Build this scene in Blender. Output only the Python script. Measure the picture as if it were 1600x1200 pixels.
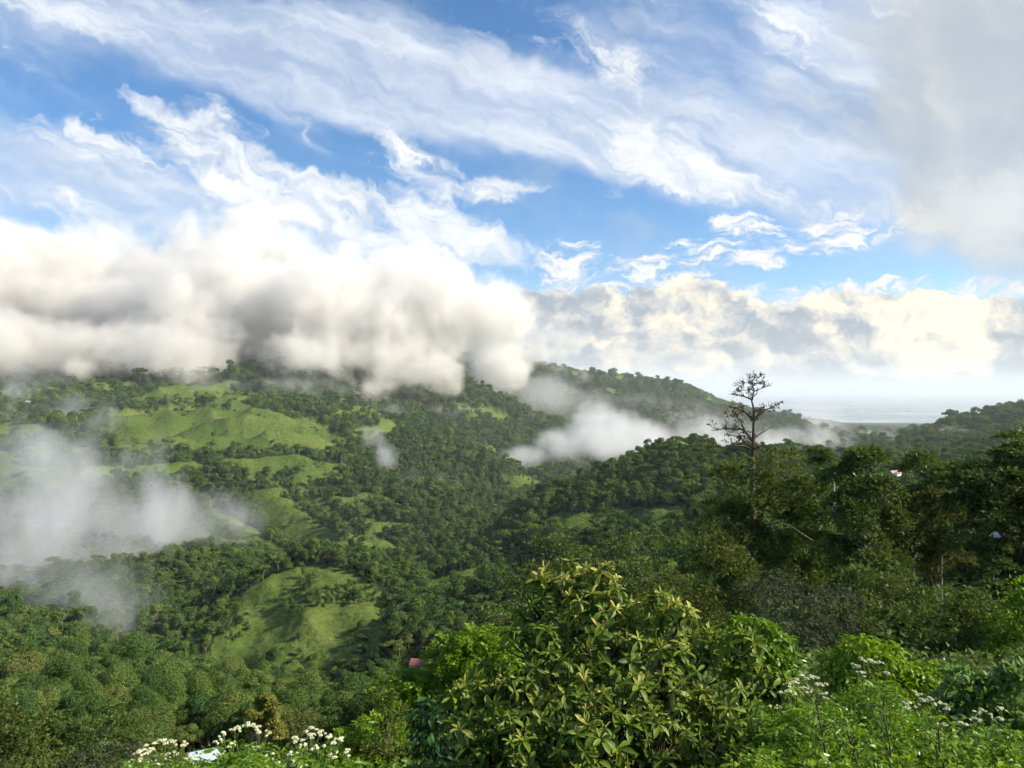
import bpy, bmesh, math, random
import numpy as np
from mathutils import Vector, Matrix, Euler, noise as mnoise
from mathutils.bvhtree import BVHTree

for _o in list(bpy.data.objects):
    bpy.data.objects.remove(_o)
SC = bpy.context.scene
COL = SC.collection
rad = math.radians

# ------------------------------------------------------------------ camera
F, CX, CY = 1155.0, 800.0, 608.0            # focal length in photo pixels, optical axis column, row of the level line
cam_d = bpy.data.cameras.new("camera")
cam = bpy.data.objects.new("camera", cam_d)
COL.objects.link(cam)
cam_d.sensor_width = 36.0
cam_d.lens = 36.0 * F / 1600.0
cam_d.clip_start = 0.1
cam_d.clip_end = 400000.0
cam.location = (0, 0, 0)
cam.rotation_euler = (rad(90.0) + math.atan((CY - 600.0) / F), 0, 0)
SC.camera = cam

# ------------------------------------------------------------------ sun, exposure, render settings
SUN_AZ, SUN_EL = 96.0, 33.0                 # degrees clockwise from the view direction, degrees above the horizon
sun_d = bpy.data.lights.new("sun", 'SUN')
sun_d.energy = 4.0
sun_d.angle = rad(4.0)
sun_d.color = (1.0, 0.89, 0.69)
sun = bpy.data.objects.new("sun", sun_d)
COL.objects.link(sun)
_sd = Vector((math.sin(rad(SUN_AZ)) * math.cos(rad(SUN_EL)), math.cos(rad(SUN_AZ)) * math.cos(rad(SUN_EL)), math.sin(rad(SUN_EL))))
sun.rotation_euler = _sd.to_track_quat('Z', 'Y').to_euler()
sun.location = _sd * 50

SC.render.engine = 'CYCLES'
vs = SC.view_settings
vs.view_transform = 'Standard'
vs.look = 'None'
vs.exposure = 1.22
vs.gamma = 1.0
vs.use_curve_mapping = False
cy = SC.cycles
cy.use_denoising = True
try:
    cy.denoiser = 'OPENIMAGEDENOISE'
    cy.denoising_input_passes = 'RGB_ALBEDO_NORMAL'
except Exception:
    pass
cy.max_bounces = 8
cy.diffuse_bounces = 3
cy.glossy_bounces = 2
cy.transmission_bounces = 3
cy.transparent_max_bounces = 8
cy.volume_bounces = 5
cy.volume_step_rate = 1.0
cy.volume_max_steps = 512
cy.caustics_reflective = False
cy.caustics_refractive = False
cy.sample_clamp_indirect = 6.0
cy.use_adaptive_sampling = True
cy.adaptive_threshold = 0.035
cy.adaptive_min_samples = 12


# ------------------------------------------------------------------ node helper
class NB:
    def __init__(self, tree):
        self.t = tree
        self.n = tree.nodes
        self.l = tree.links

    def new(self, kind, **kw):
        nd = self.n.new(kind)
        for k, v in kw.items():
            setattr(nd, k, v)
        return nd

    def put(self, sock, v):
        if v is None:
            return
        if isinstance(v, bpy.types.NodeSocket):
            self.l.new(v, sock)
        else:
            sock.default_value = v

    def math(self, op, a, b=None, c=None, clamp=False):
        nd = self.new('ShaderNodeMath', operation=op, use_clamp=clamp)
        self.put(nd.inputs[0], a)
        self.put(nd.inputs[1], b)
        self.put(nd.inputs[2], c)
        return nd.outputs[0]

    def vmath(self, op, a, b=None, s=None):
        nd = self.new('ShaderNodeVectorMath', operation=op)
        self.put(nd.inputs[0], a)
        self.put(nd.inputs[1], b)
        if s is not None:
            self.put(nd.inputs['Scale'], s)
        return nd.outputs['Value'] if op in ('LENGTH', 'DOT_PRODUCT', 'DISTANCE') else nd.outputs[0]

    def noise(self, vec, scale, detail=5.0, rough=0.55, dist=0.0, color=False):
        nd = self.new('ShaderNodeTexNoise')
        nd.noise_dimensions = '3D'
        self.put(nd.inputs['Vector'], vec)
        self.put(nd.inputs['Scale'], scale)
        self.put(nd.inputs['Detail'], detail)
        self.put(nd.inputs['Roughness'], rough)
        self.put(nd.inputs['Distortion'], dist)
        return nd.outputs['Color'] if color else nd.outputs[0]

    def mapr(self, v, a, b, c=0.0, d=1.0, kind='SMOOTHSTEP'):
        nd = self.new('ShaderNodeMapRange', interpolation_type=kind)
        nd.clamp = True
        for k, x in zip((0, 1, 2, 3, 4), (v, a, b, c, d)):
            self.put(nd.inputs[k], x)
        return nd.outputs[0]

    def mixc(self, f, a, b):
        nd = self.new('ShaderNodeMix', data_type='RGBA')
        self.put(nd.inputs[0], f)
        self.put(nd.inputs[6], a)
        self.put(nd.inputs[7], b)
        return nd.outputs[2]

    def mapping(self, vec, loc=(0, 0, 0), rot=(0, 0, 0), scale=(1, 1, 1), kind='TEXTURE'):
        nd = self.new('ShaderNodeMapping', vector_type=kind)
        self.put(nd.inputs[0], vec)
        nd.inputs['Location'].default_value = loc
        nd.inputs['Rotation'].default_value = rot
        nd.inputs['Scale'].default_value = scale
        return nd.outputs[0]

    def ramp(self, f, stops):
        nd = self.new('ShaderNodeValToRGB')
        e = nd.color_ramp.elements
        while len(e) > 1:
            e.remove(e[-1])
        e[0].position = stops[0][0]
        e[0].color = (*stops[0][1], 1)
        for p, c in stops[1:]:
            x = e.new(p)
            x.color = (*c, 1)
        self.put(nd.inputs[0], f)
        return nd.outputs[0]


# ------------------------------------------------------------------ world: Nishita sky with layers of cloud
world = bpy.data.worlds.new("World")
SC.world = world
world.use_nodes = True
wt = world.node_tree
wt.nodes.clear()
B = NB(wt)
SKY_STRENGTH = 0.10


def c10(r, g, b):
    k = 0.475 / SKY_STRENGTH
    return (r * k, g * k, b * k, 1.0)


sky_n = B.new('ShaderNodeTexSky', sky_type='NISHITA', sun_disc=False)
sky_n.sun_elevation = rad(SUN_EL)
sky_n.sun_rotation = rad(SUN_AZ)
sky_n.altitude = 900.0
sky_n.air_density = 1.0
sky_n.dust_density = 0.6
sky_n.ozone_density = 2.2
tc = B.new('ShaderNodeTexCoord')
D = B.vmath('NORMALIZE', tc.outputs['Generated'])
sp = B.new('ShaderNodeSeparateXYZ')
B.put(sp.inputs[0], D)
dx, dy, dz = sp.outputs
ahead = B.mapr(dy, 0.12, 0.3)
ys = B.math('MAXIMUM', dy, 0.12)
cb = B.new('ShaderNodeCombineXYZ')
B.put(cb.inputs[0], B.math('MULTIPLY_ADD', B.math('DIVIDE', dx, ys), F / 100, CX / 100))
B.put(cb.inputs[1], B.math('MULTIPLY_ADD', B.math('DIVIDE', dz, ys), -F / 100, CY / 100))
W = cb.outputs[0]                                        # direction as hundredths of a focal-plane unit
# coordinates on a flat cloud deck, for streaks that run to the horizon all around
zz = B.math('ADD', B.math('MAXIMUM', dz, 0.0), 0.10)
cq = B.new('ShaderNodeCombineXYZ')
B.put(cq.inputs[0], B.math('DIVIDE', dx, zz))
B.put(cq.inputs[1], B.math('DIVIDE', dy, zz))
Q = cq.outputs[0]
warp1 = B.vmath('SUBTRACT', B.noise(W, 0.55, 4, 0.55, 0, True), (0.5, 0.5, 0.5))
warp2 = B.vmath('SUBTRACT', B.noise(W, 2.2, 4, 0.6, 0, True), (0.5, 0.5, 0.5))
Wa = B.vmath('ADD', W, B.vmath('SCALE', warp1, s=1.1))
Wb = B.vmath('ADD', W, B.vmath('SCALE', warp2, s=0.55))
Wc = B.vmath('ADD', Wa, B.vmath('SCALE', warp2, s=0.45))


_frames = {}


def frame(vec, rot):
    """The warped direction turned into a frame in which streaks of one slant lie level."""
    key = (vec.node.name, rot)
    if key not in _frames:
        if rot == 0:
            _frames[key] = vec
        else:
            c, s_ = math.cos(rad(rot)), math.sin(rad(rot))
            cbn = B.new('ShaderNodeCombineXYZ')
            B.put(cbn.inputs[0], B.vmath('DOT_PRODUCT', vec, (c, s_, 0)))
            B.put(cbn.inputs[1], B.vmath('DOT_PRODUCT', vec, (-s_, c, 0)))
            _frames[key] = cbn.outputs[0]
    return _frames[key]


def blobs(vec, lst):
    tot = None
    for (px, py, rx, ry, rot, amp) in lst:
        ra = min((-30, -7, 0, 15, 32, 60), key=lambda q: abs(q - rot))
        c, s_ = math.cos(rad(ra)), math.sin(rad(ra))
        x, y = px / 100 * c + py / 100 * s_, -px / 100 * s_ + py / 100 * c
        rx, ry = rx / 100 * 0.86, ry / 100 * 0.86
        nd = B.new('ShaderNodeVectorMath', operation='MULTIPLY_ADD')
        B.put(nd.inputs[0], frame(vec, ra))
        nd.inputs[1].default_value = (1 / rx, 1 / ry, 0)
        nd.inputs[2].default_value = (-x / rx, -y / ry, 0)
        v = B.math('MULTIPLY_ADD', B.vmath('DOT_PRODUCT', nd.outputs[0], nd.outputs[0]), -amp, amp)
        v = B.math('MAXIMUM', v, 0.0)
        tot = v if tot is None else B.math('ADD', tot, v)
    return B.math('MULTIPLY', tot, ahead)


# blue sky, a little deeper than the raw model
bl = B.new('ShaderNodeHueSaturation')
bl.inputs['Saturation'].default_value = 1.28
bl.inputs['Value'].default_value = 0.78
B.put(bl.inputs['Color'], sky_n.outputs[0])
col = bl.outputs[0]

# --- 1 high veil: broad smooth sheets, swept from upper left to lower right
streak = B.noise(B.mapping(Wa, (0, 0, 0), (0, 0, rad(24)), (3.2, 0.9, 1)), 1.0, 6, 0.52, 0.6)
veil = blobs(Wa, [
    (330, 60, 560, 120, 16, 1.25), (700, 130, 560, 130, 15, 1.25), (1060, 230, 420, 120, 20, 1.1), (1330, 300, 330, 110, 15, 1.0),
    (0, 20, 260, 110, 20, 0.6), (30, 270, 380, 120, 12, 1.2), (300, 320, 420, 110, 15, 1.0), (1180, 60, 420, 170, 5, 0.9), (1500, 60, 420, 260, 0, 0.8),
    (60, 130, 330, 90, 8, 0.25), (560, 380, 330, 70, 12, 0.7),
])
vb = B.math('ADD', veil, B.math('MULTIPLY', B.math('SUBTRACT', streak, 0.5), 1.5))
# beyond the part of the sky that the blobs cover the same deck goes on
deck = B.noise(B.mapping(Q, (0, 0, 0), (0, 0, rad(-60)), (2.6, 0.8, 1)), 1.0, 6, 0.55, 0.5)
rest = B.math('MULTIPLY', B.mapr(deck, 0.40, 0.75), B.math('SUBTRACT', 1.0, ahead))
va = B.math('ADD', B.mapr(vb, 0.08, 1.25), rest, clamp=True)
fine = B.noise(B.mapping(Wc, (1, 4, 0), (0, 0, rad(22)), (2.4, 0.42, 1)), 1.0, 7, 0.58, 0.0)
va = B.math('MULTIPLY', va, B.mapr(fine, 0.25, 0.75, 0.42, 1.0, 'LINEAR'))
col = B.mixc(va, col, B.mixc(B.mapr(B.math('ADD', streak, B.math('MULTIPLY', fine, 0.6)), 0.62, 1.05), c10(0.56, 0.65, 0.80), c10(0.84, 0.89, 0.96)))

# --- 2 bright cirrus with torn edges
cir_n = B.noise(B.mapping(Wc, (3, 1, 0), (0, 0, rad(30)), (1.25, 0.42, 1)), 1.0, 8, 0.64, 0.7)
cirr = blobs(Wb, [
    (310, 195, 70, 95, 60, 0.9), (360, 245, 130, 85, 38, 1.3), (450, 300, 190, 75, 22, 1.3), (580, 335, 240, 80, 14, 1.25), (720, 375, 220, 60, 16, 1.2),
    (230, 170, 90, 40, 30, 0.8), (150, 225, 240, 42, 16, 1.05), (60, 310, 210, 50, 8, 0.75), (670, 262, 110, 46, 35, 0.95), (770, 295, 130, 32, -6, 1.1), (620, 225, 80, 26, 30, 0.6),
    (960, 100, 120, 70, 28, 0.85), (1050, 250, 170, 75, 40, 1.0), (1120, 280, 240, 50, 16, 0.9), (990, 225, 90, 80, 60, 0.8), (1220, 40, 120, 80, 60, 0.75), (1400, 20, 130, 60, -25, 0.8), (860, 40, 70, 40, 0, 0.5),
    (100, 20, 200, 45, 14, 0.55), (1360, 330, 160, 30, 4, 0.7), (640, 395, 220, 36, 4, 0.9),
])
cb2 = B.math('ADD', B.math('MINIMUM', cirr, 1.25), B.math('MULTIPLY', B.math('SUBTRACT', cir_n, 0.5), 3.4))
ca = B.math('MULTIPLY', B.mapr(cb2, 0.25, 1.55), 0.97)
col = B.mixc(ca, col, B.mixc(B.mapr(B.math('ADD', cir_n, fine), 0.75, 1.2), c10(0.70, 0.76, 0.85), c10(0.97, 0.98, 0.98)))

# --- 3 small streaky altocumulus lower down
alt_n = B.noise(B.mapping(Wc, (7, 2, 0), (0, 0, rad(-8)), (0.62, 0.17, 1)), 1.0, 7, 0.62, 0.3)
alto = blobs(Wb, [
    (1180, 360, 130, 40, 12, 1.0), (1300, 365, 230, 50, -8, 1.15), (1130, 400, 150, 34, -4, 0.9), (1420, 350, 130, 22, -3, 0.8),
    (930, 420, 170, 40, 2, 1.0), (1040, 420, 150, 40, -8, 1.0), (1150, 392, 120, 26, 10, 0.8), (880, 395, 80, 40, 0, 0.8), (1180, 445, 120, 14, 0, 0.5), (1050, 378, 60, 14, 0, 0.5),
    (1500, 450, 330, 26, 0, 1.0), (1250, 458, 260, 22, 0, 0.8), (900, 455, 200, 30, 0, 0.9),
])
ab = B.math('ADD', B.math('MINIMUM', alto, 0.85), B.math('MULTIPLY', B.math('SUBTRACT', alt_n, 0.5), 3.8))
aa = B.mapr(ab, 0.45, 1.25)
col = B.mixc(aa, col, B.mixc(B.mapr(ab, 0.5, 1.5), c10(0.70, 0.76, 0.86), c10(0.97, 0.96, 0.93)))

# --- 4 grey cloud hanging in from the upper right
gr_n = B.noise(Wc, 0.85, 7, 0.56, 0.2)
grey = blobs(Wc, [
    (1620, 150, 400, 380, 0, 1.2), (1470, 190, 330, 260, 15, 0.45), (1600, 320, 260, 160, 0, 0.8), (1330, 230, 260, 150, 0, 0.3), (1500, 20, 380, 200, 0, 0.4), (1780, 200, 500, 420, 0, 1.4),
])
gb = B.math('ADD', grey, B.math('MULTIPLY', B.math('SUBTRACT', gr_n, 0.5), 2.6))
ga = B.mapr(gb, -0.05, 1.75)
lit = B.math('ADD', B.math('MULTIPLY', blobs(Wc, [(1560, 330, 260, 130, 0, 1.0)]), 0.5), B.math('MULTIPLY', B.math('SUBTRACT', gr_n, 0.45), 1.4))
col = B.mixc(B.math('MULTIPLY', ga, 0.88), col, B.mixc(B.mapr(lit, 0.0, 0.8), c10(0.50, 0.54, 0.58), c10(0.80, 0.80, 0.76)))

# --- 5 cumulus far out over the sea, heaped along the horizon: relief from the slope of the noise towards the sun
cum_v = B.mapping(Wb, (0, 0, 0), (0, 0, 0), (1.0, 0.72, 1))
cu1 = B.noise(cum_v, 1.0, 8, 0.56, 0.1)
cu2 = B.noise(B.vmath('ADD', cum_v, (0.16, -0.18, 0.0)), 1.0, 8, 0.56, 0.1)
relief = B.math('SUBTRACT', cu1, cu2)
cum = blobs(Wb, [
    (1090, 500, 140, 90, 20, 1.5), (1150, 560, 240, 90, 0, 1.5), (900, 520, 210, 120, 0, 1.5), (1000, 575, 300, 70, 0, 1.4), (1330, 545, 280, 110, 0, 1.4), (1480, 530, 220, 100, 0, 1.5),
    (1420, 480, 280, 44, 0, 1.0), (1580, 560, 130, 70, 0, 0.9), (700, 530, 300, 120, 0, 1.4), (400, 540, 420, 130, 0, 1.5), (60, 540, 420, 140, 0, 1.6), (1350, 590, 300, 40, 0, 0.9), (1700, 560, 300, 90, 0, 1.2),
    (-300, 540, 420, 150, 0, 1.6), (2000, 540, 400, 110, 0, 1.2),
])
kb = B.math('ADD', cum, B.math('MULTIPLY', B.math('SUBTRACT', cu1, 0.5), 2.6))
ring = B.math('MULTIPLY', B.mapr(B.math('ADD', B.noise(B.mapping(D, (0, 0, 0), (0, 0, 0), (1, 1, 0.6)), 5.0, 7, 0.55), B.math('MULTIPLY', B.math('ABSOLUTE', dz), -1.1)), 0.36, 0.46), B.math('SUBTRACT', 1.0, ahead))
ka = B.math('ADD', B.mapr(kb, 0.48, 0.82), ring, clamp=True)
kl = B.math('ADD', B.math('MULTIPLY', relief, 5.0), B.math('MULTIPLY', B.math('SUBTRACT', 1.15, kb), 0.16))
glow = blobs(Wb, [(1470, 530, 170, 110, -35, 1.0), (1100, 490, 130, 90, 0, 0.6), (720, 480, 140, 120, 0, 0.5), (1420, 478, 240, 36, 0, 0.7), (1060, 560, 150, 60, 0, 0.4), (1170, 575, 130, 44, 0, 0.5), (1340, 565, 150, 50, 0, 0.45), (1480, 570, 130, 50, 0, 0.7), (930, 555, 130, 60, 0, 0.4)])
kl = B.math('ADD', kl, B.math('MULTIPLY', glow, 0.85))
kcol = B.ramp(B.mapr(kl, -0.35, 0.75, kind='LINEAR'), [(0.0, (0.36, 0.42, 0.48)), (0.30, (0.53, 0.56, 0.59)), (0.55, (0.78, 0.75, 0.68)), (0.80, (0.98, 0.90, 0.72)), (1.0, (1.25, 1.08, 0.78))])
kc = B.new('ShaderNodeVectorMath', operation='SCALE')
B.put(kc.inputs[0], kcol)
kc.inputs['Scale'].default_value = 0.475 / SKY_STRENGTH
col = B.mixc(ka, col, kc.outputs[0])

# --- 6 bright vapour just above the sea
low = B.mapr(dz, 0.035, -0.005)
lown = B.noise(B.mapping(W, (0, 0, 0), (0, 0, 0), (2.2, 0.3, 1)), 1.0, 5, 0.5)
col = B.mixc(B.math('MULTIPLY', low, B.mapr(lown, 0.35, 0.7, 0.15, 0.6)), col, c10(0.46, 0.53, 0.59))
below = B.mapr(dz, 0.0, -0.03)
col = B.mixc(below, col, c10(0.25, 0.30, 0.30))
bg = B.new('ShaderNodeBackground')
B.put(bg.inputs[0], col)
bg.inputs[1].default_value = SKY_STRENGTH
wo = B.new('ShaderNodeOutputWorld')
B.l.new(bg.outputs[0], wo.inputs[0])
world.cycles.sampling_method = 'MANUAL'
world.cycles.sample_map_resolution = 512

# ------------------------------------------------------------------ helpers: points, meshes, properties
def at(px, py, d):
    """A place d metres ahead of the viewpoint, seen in photo column px and row py."""
    return Vector(((px - CX) / F * d, d, (CY - py) / F * d))


def tag(o, label=None, cat=None, group=None, kind=None):
    if label:
        o["label"] = label
    if cat:
        o["category"] = cat
    if group:
        o["group"] = group
    if kind:
        o["kind"] = kind
    return o


def mesh_np(name, V, Q=None, T=None, mats=(), smooth=False, midx=None):
    V = np.asarray(V, dtype=np.float32)
    nq = 0 if Q is None else len(Q)
    nt = 0 if T is None else len(T)
    me = bpy.data.meshes.new(name)
    me.vertices.add(len(V))
    me.vertices.foreach_set('co', V.ravel())
    parts = []
    if nq:
        parts.append(np.asarray(Q, dtype=np.int32).ravel())
    if nt:
        parts.append(np.asarray(T, dtype=np.int32).ravel())
    loops = np.concatenate(parts)
    me.loops.add(len(loops))
    me.loops.foreach_set('vertex_index', loops)
    me.polygons.add(nq + nt)
    st = np.concatenate([np.arange(nq) * 4, nq * 4 + np.arange(nt) * 3]).astype(np.int32)
    me.polygons.foreach_set('loop_start', st)
    if smooth:
        me.polygons.foreach_set('use_smooth', np.ones(nq + nt, dtype=bool))
    if midx is not None:
        me.polygons.foreach_set('material_index', np.asarray(midx, dtype=np.int32))
    for m in mats:
        me.materials.append(m)
    me.update(calc_edges=True)
    return me


def link(name, me, parent=None, loc=None, rotz=0.0, scale=None):
    o = bpy.data.objects.new(name, me)
    COL.objects.link(o)
    if parent is not None:
        o.parent = parent
    if loc is not None:
        o.location = loc
    if rotz:
        o.rotation_euler = (0, 0, rotz)
    if scale is not None:
        o.scale = (scale, scale, scale) if isinstance(scale, (int, float)) else scale
    return o


def material(name):
    m = bpy.data.materials.new(name)
    m.use_nodes = True
    m.node_tree.nodes.clear()
    b = NB(m.node_tree)
    out = b.new('ShaderNodeOutputMaterial')
    return m, b, out


# ------------------------------------------------------------------ smooth noise on the plane (numpy)
_rs = np.random.RandomState(11)
_perm = _rs.permutation(4096)
_gx = np.cos(_rs.rand(4096) * 2 * np.pi)
_gy = np.sin(np.arccos(_gx)) * np.where(_rs.rand(4096) < 0.5, -1, 1)


def pn(x, y):
    xi = np.floor(x).astype(np.int64)
    yi = np.floor(y).astype(np.int64)
    fx, fy = x - xi, y - yi
    ux = fx * fx * fx * (fx * (fx * 6 - 15) + 10)
    uy = fy * fy * fy * (fy * (fy * 6 - 15) + 10)

    def g(ix, iy, ax, ay):
        h = _perm[(_perm[ix & 4095] + iy) & 4095]
        return _gx[h] * ax + _gy[h] * ay
    a = g(xi, yi, fx, fy)
    b = g(xi + 1, yi, fx - 1, fy)
    c = g(xi, yi + 1, fx, fy - 1)
    d = g(xi + 1, yi + 1, fx - 1, fy - 1)
    return (a + (b - a) * ux) + ((c + (d - c) * ux) - (a + (b - a) * ux)) * uy


def fbm(x, y, s, octs=4, gain=0.5):
    t, a = 0.0, 1.0
    for k in range(octs):
        t = t + a * pn(x / s + 17.3 * k, y / s - 9.1 * k)
        s *= 0.5
        a *= gain
    return t


def ridged(x, y, s, octs=4):
    t, a = 0.0, 1.0
    for k in range(octs):
        t = t + a * (1 - 2.2 * np.abs(pn(x / s + 31.7 * k, y / s + 5.9 * k)))
        s *= 0.5
        a *= 0.5
    return t


def spine(x, y):
    """Ridges and gullies that run down towards the valley: 1 on a crest, 0 in a gully."""
    u = (x * 0.80 + y * 0.60) / 420.0          # along the fall of the hillside
    v = (-x * 0.60 + y * 0.80) / 190.0         # across it
    a = 1 - 2.0 * np.abs(pn(u * 0.75 + 3.1, v + 7.7))
    b = 1 - 2.0 * np.abs(pn(u * 1.7 + 11.0, v * 2.1 - 4.0))
    c = 1 - 2.0 * np.abs(pn(x / 90.0 + 2.0, y / 90.0 - 8.0))
    return 0.62 * a + 0.26 * b + 0.12 * c


# ------------------------------------------------------------------ terrain: heights along lines of sight, spurs, gullies
SEA = -600.0
NEAR_L = [(3, 1345), (8, 1250), (20, 1236), (50, 1224)]
NEAR_R = [(3, 1300), (6, 1215), (12, 1150), (20, 1110)]
PROFILE = {
    -350: NEAR_L + [(100, 1150), (200, 1100), (350, 1040), (500, 985), (700, 890), (900, 810), (1100, 750), (1300, 700), (1500, 668), (2000, 630), (2300, 600), (2800, 540), (3500, 500), (4500, 495), (7000, 540), (12000, 585), (16000, 662)],
    0: NEAR_L + [(100, 1190), (200, 1120), (350, 1052), (500, 990), (700, 900), (900, 820), (1100, 760), (1300, 712), (1500, 680), (1700, 665), (2000, 640), (2300, 612), (2800, 560), (3500, 505), (4500, 500), (7000, 545), (12000, 590), (16000, 662)],
    150: NEAR_L + [(100, 1192), (200, 1126), (350, 1064), (500, 1005), (700, 905), (900, 825), (1100, 765), (1300, 718), (1500, 688), (1700, 665), (2000, 640), (2300, 612), (2800, 560), (3500, 508), (4500, 502), (7000, 545), (12000, 592), (16000, 662)],
    300: NEAR_L + [(100, 1192), (200, 1132), (350, 1080), (480, 1030), (600, 955), (750, 892), (900, 846), (1050, 796), (1200, 748), (1400, 694), (1600, 662), (1900, 642), (2300, 612), (2800, 560), (3500, 510), (4500, 505), (7000, 545), (12000, 595), (16000, 662)],
    450: NEAR_L + [(100, 1190), (200, 1142), (350, 1095), (430, 1072), (500, 1040), (600, 985), (750, 918), (850, 896), (950, 866), (1050, 828), (1200, 770), (1400, 702), (1700, 664), (2000, 646), (2400, 620), (2900, 575), (3600, 522), (4500, 515), (7000, 548), (12000, 600), (16000, 662)],
    560: NEAR_L + [(100, 1170), (200, 1142), (350, 1098), (430, 1076), (500, 1045), (600, 995), (750, 932), (860, 904), (950, 880), (1050, 844), (1200, 786), (1400, 722), (1650, 690), (1900, 668), (2200, 655), (2500, 635), (3000, 590), (3700, 545), (4500, 520), (7000, 545), (12000, 605), (16000, 662)],
    650: NEAR_L + [(100, 1165), (200, 1140), (350, 1085), (470, 1040), (600, 990), (750, 942), (880, 900), (1000, 862), (1200, 795), (1400, 748), (1650, 708), (1850, 692), (2100, 690), (2400, 672), (2700, 650), (2900, 634), (3200, 632), (3800, 600), (4600, 566), (5500, 553), (8000, 580), (12000, 612), (16000, 662)],
    730: NEAR_L + [(100, 1150), (200, 1110), (350, 1060), (470, 1010), (600, 970), (760, 922), (900, 878), (1000, 858), (1200, 812), (1400, 775), (1650, 738), (1850, 722), (2100, 715), (2400, 692), (2700, 655), (2950, 620), (3200, 632), (3600, 622), (4400, 596), (5400, 563), (6500, 572), (9000, 598), (12000, 626), (16000, 662)],
    790: [(3, 1330), (8, 1210), (20, 1170), (50, 1140), (100, 1110), (200, 1060), (350, 1000), (500, 948), (650, 892), (780, 845), (850, 828), (950, 866), (1200, 832), (1450, 795), (1650, 765), (1850, 752), (2100, 742), (2500, 710), (2800, 672), (3050, 640), (3300, 652), (3800, 640), (4500, 604), (5500, 570), (6500, 580), (9000, 605), (12000, 636), (16000, 662)],
    860: [(3, 1320), (8, 1200), (20, 1150), (60, 1110), (120, 1064), (250, 1000), (400, 948), (550, 888), (700, 834), (840, 795), (950, 840), (1300, 822), (1600, 790), (1900, 776), (2300, 752), (2700, 716), (3200, 668), (3500, 688), (4300, 640), (5500, 580), (7000, 596), (11000, 640), (16000, 662)],
    940: [(3, 1310), (8, 1195), (20, 1140), (60, 1090), (120, 1045), (250, 980), (400, 920), (550, 862), (700, 814), (870, 768), (980, 806), (1400, 800), (1900, 778), (2300, 760), (2800, 730), (3300, 706), (3700, 690), (4400, 640), (5500, 588), (7000, 606), (11000, 646), (16000, 662)],
    1010: [(3, 1305), (8, 1190), (20, 1130), (60, 1075), (120, 1030), (250, 958), (400, 895), (550, 838), (700, 796), (890, 742), (1000, 768), (1400, 788), (1900, 775), (2400, 752), (3000, 722), (3600, 690), (4500, 634), (5500, 597), (7500, 620), (11000, 650), (16000, 662)],
    1070: NEAR_R + [(60, 1050), (120, 1000), (250, 930), (400, 870), (550, 818), (700, 778), (900, 726), (1020, 752), (1400, 775), (2000, 765), (2500, 748), (3200, 715), (3800, 690), (4700, 640), (5500, 606), (7500, 632), (11000, 653), (16000, 662)],
    1130: NEAR_R + [(50, 1045), (100, 990), (250, 905), (400, 850), (550, 803), (700, 770), (900, 738), (1020, 752), (1500, 765), (2200, 748), (3000, 722), (4000, 690), (4800, 660), (5500, 632), (7500, 645), (11000, 656), (14500, 661), (17000, 664)],
    1220: NEAR_R + [(45, 1040), (80, 985), (130, 940), (250, 880), (400, 832), (600, 780), (850, 738), (1000, 750), (1500, 758), (2500, 735), (4000, 695), (5500, 652), (8000, 655), (11000, 658), (13800, 658), (16500, 664)],
    1330: NEAR_R + [(45, 1038), (80, 978), (130, 934), (250, 868), (400, 822), (600, 778), (850, 744), (1100, 752), (1700, 745), (2400, 725), (3000, 715), (4500, 695), (7000, 668), (11000, 663), (13400, 660), (16000, 666)],
    1430: NEAR_R + [(45, 1032), (80, 970), (130, 925), (250, 858), (400, 813), (600, 774), (900, 748), (1500, 740), (2000, 716), (2500, 695), (2900, 706), (5000, 694), (8000, 672), (11000, 665), (13200, 661), (16000, 667)],
    1510: NEAR_R + [(45, 1025), (80, 962), (130, 918), (250, 852), (400, 807), (600, 771), (900, 746), (1500, 728), (2000, 704), (2500, 674), (2900, 694), (5000, 694), (8000, 674), (11000, 666), (13200, 662), (16000, 668)],
    1600: NEAR_R + [(45, 1015), (80, 955), (130, 910), (250, 846), (400, 803), (600, 768), (900, 742), (1500, 712), (2000, 690), (2500, 659), (2900, 680), (5000, 690), (8000, 674), (11000, 666), (13200, 662), (16000, 668)],
    1900: NEAR_R + [(45, 1000), (80, 940), (130, 900), (250, 838), (400, 795), (600, 760), (900, 730), (1500, 690), (2000, 665), (2500, 632), (2900, 655), (5000, 680), (8000, 672), (11000, 666), (13200, 662), (16000, 668)],
}
_cols = np.array(sorted(PROFILE), dtype=float)
_lgrid = np.linspace(math.log(2.0), math.log(20000.0), 460)


def _pchip(x, y, xs):
    h = np.diff(x)
    dl = np.diff(y) / h
    m = np.zeros_like(y)
    m[1:-1] = np.where(dl[:-1] * dl[1:] > 0, 2 * dl[:-1] * dl[1:] / (dl[:-1] + dl[1:] + 1e-12), 0)
    m[0], m[-1] = dl[0], dl[-1]
    i = np.clip(np.searchsorted(x, xs) - 1, 0, len(x) - 2)
    t = np.clip((xs - x[i]) / h[i], 0, 1)
    t2, t3 = t * t, t * t * t
    return (2 * t3 - 3 * t2 + 1) * y[i] + (t3 - 2 * t2 + t) * h[i] * m[i] + (-2 * t3 + 3 * t2) * y[i + 1] + (t3 - t2) * h[i] * m[i + 1]


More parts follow.
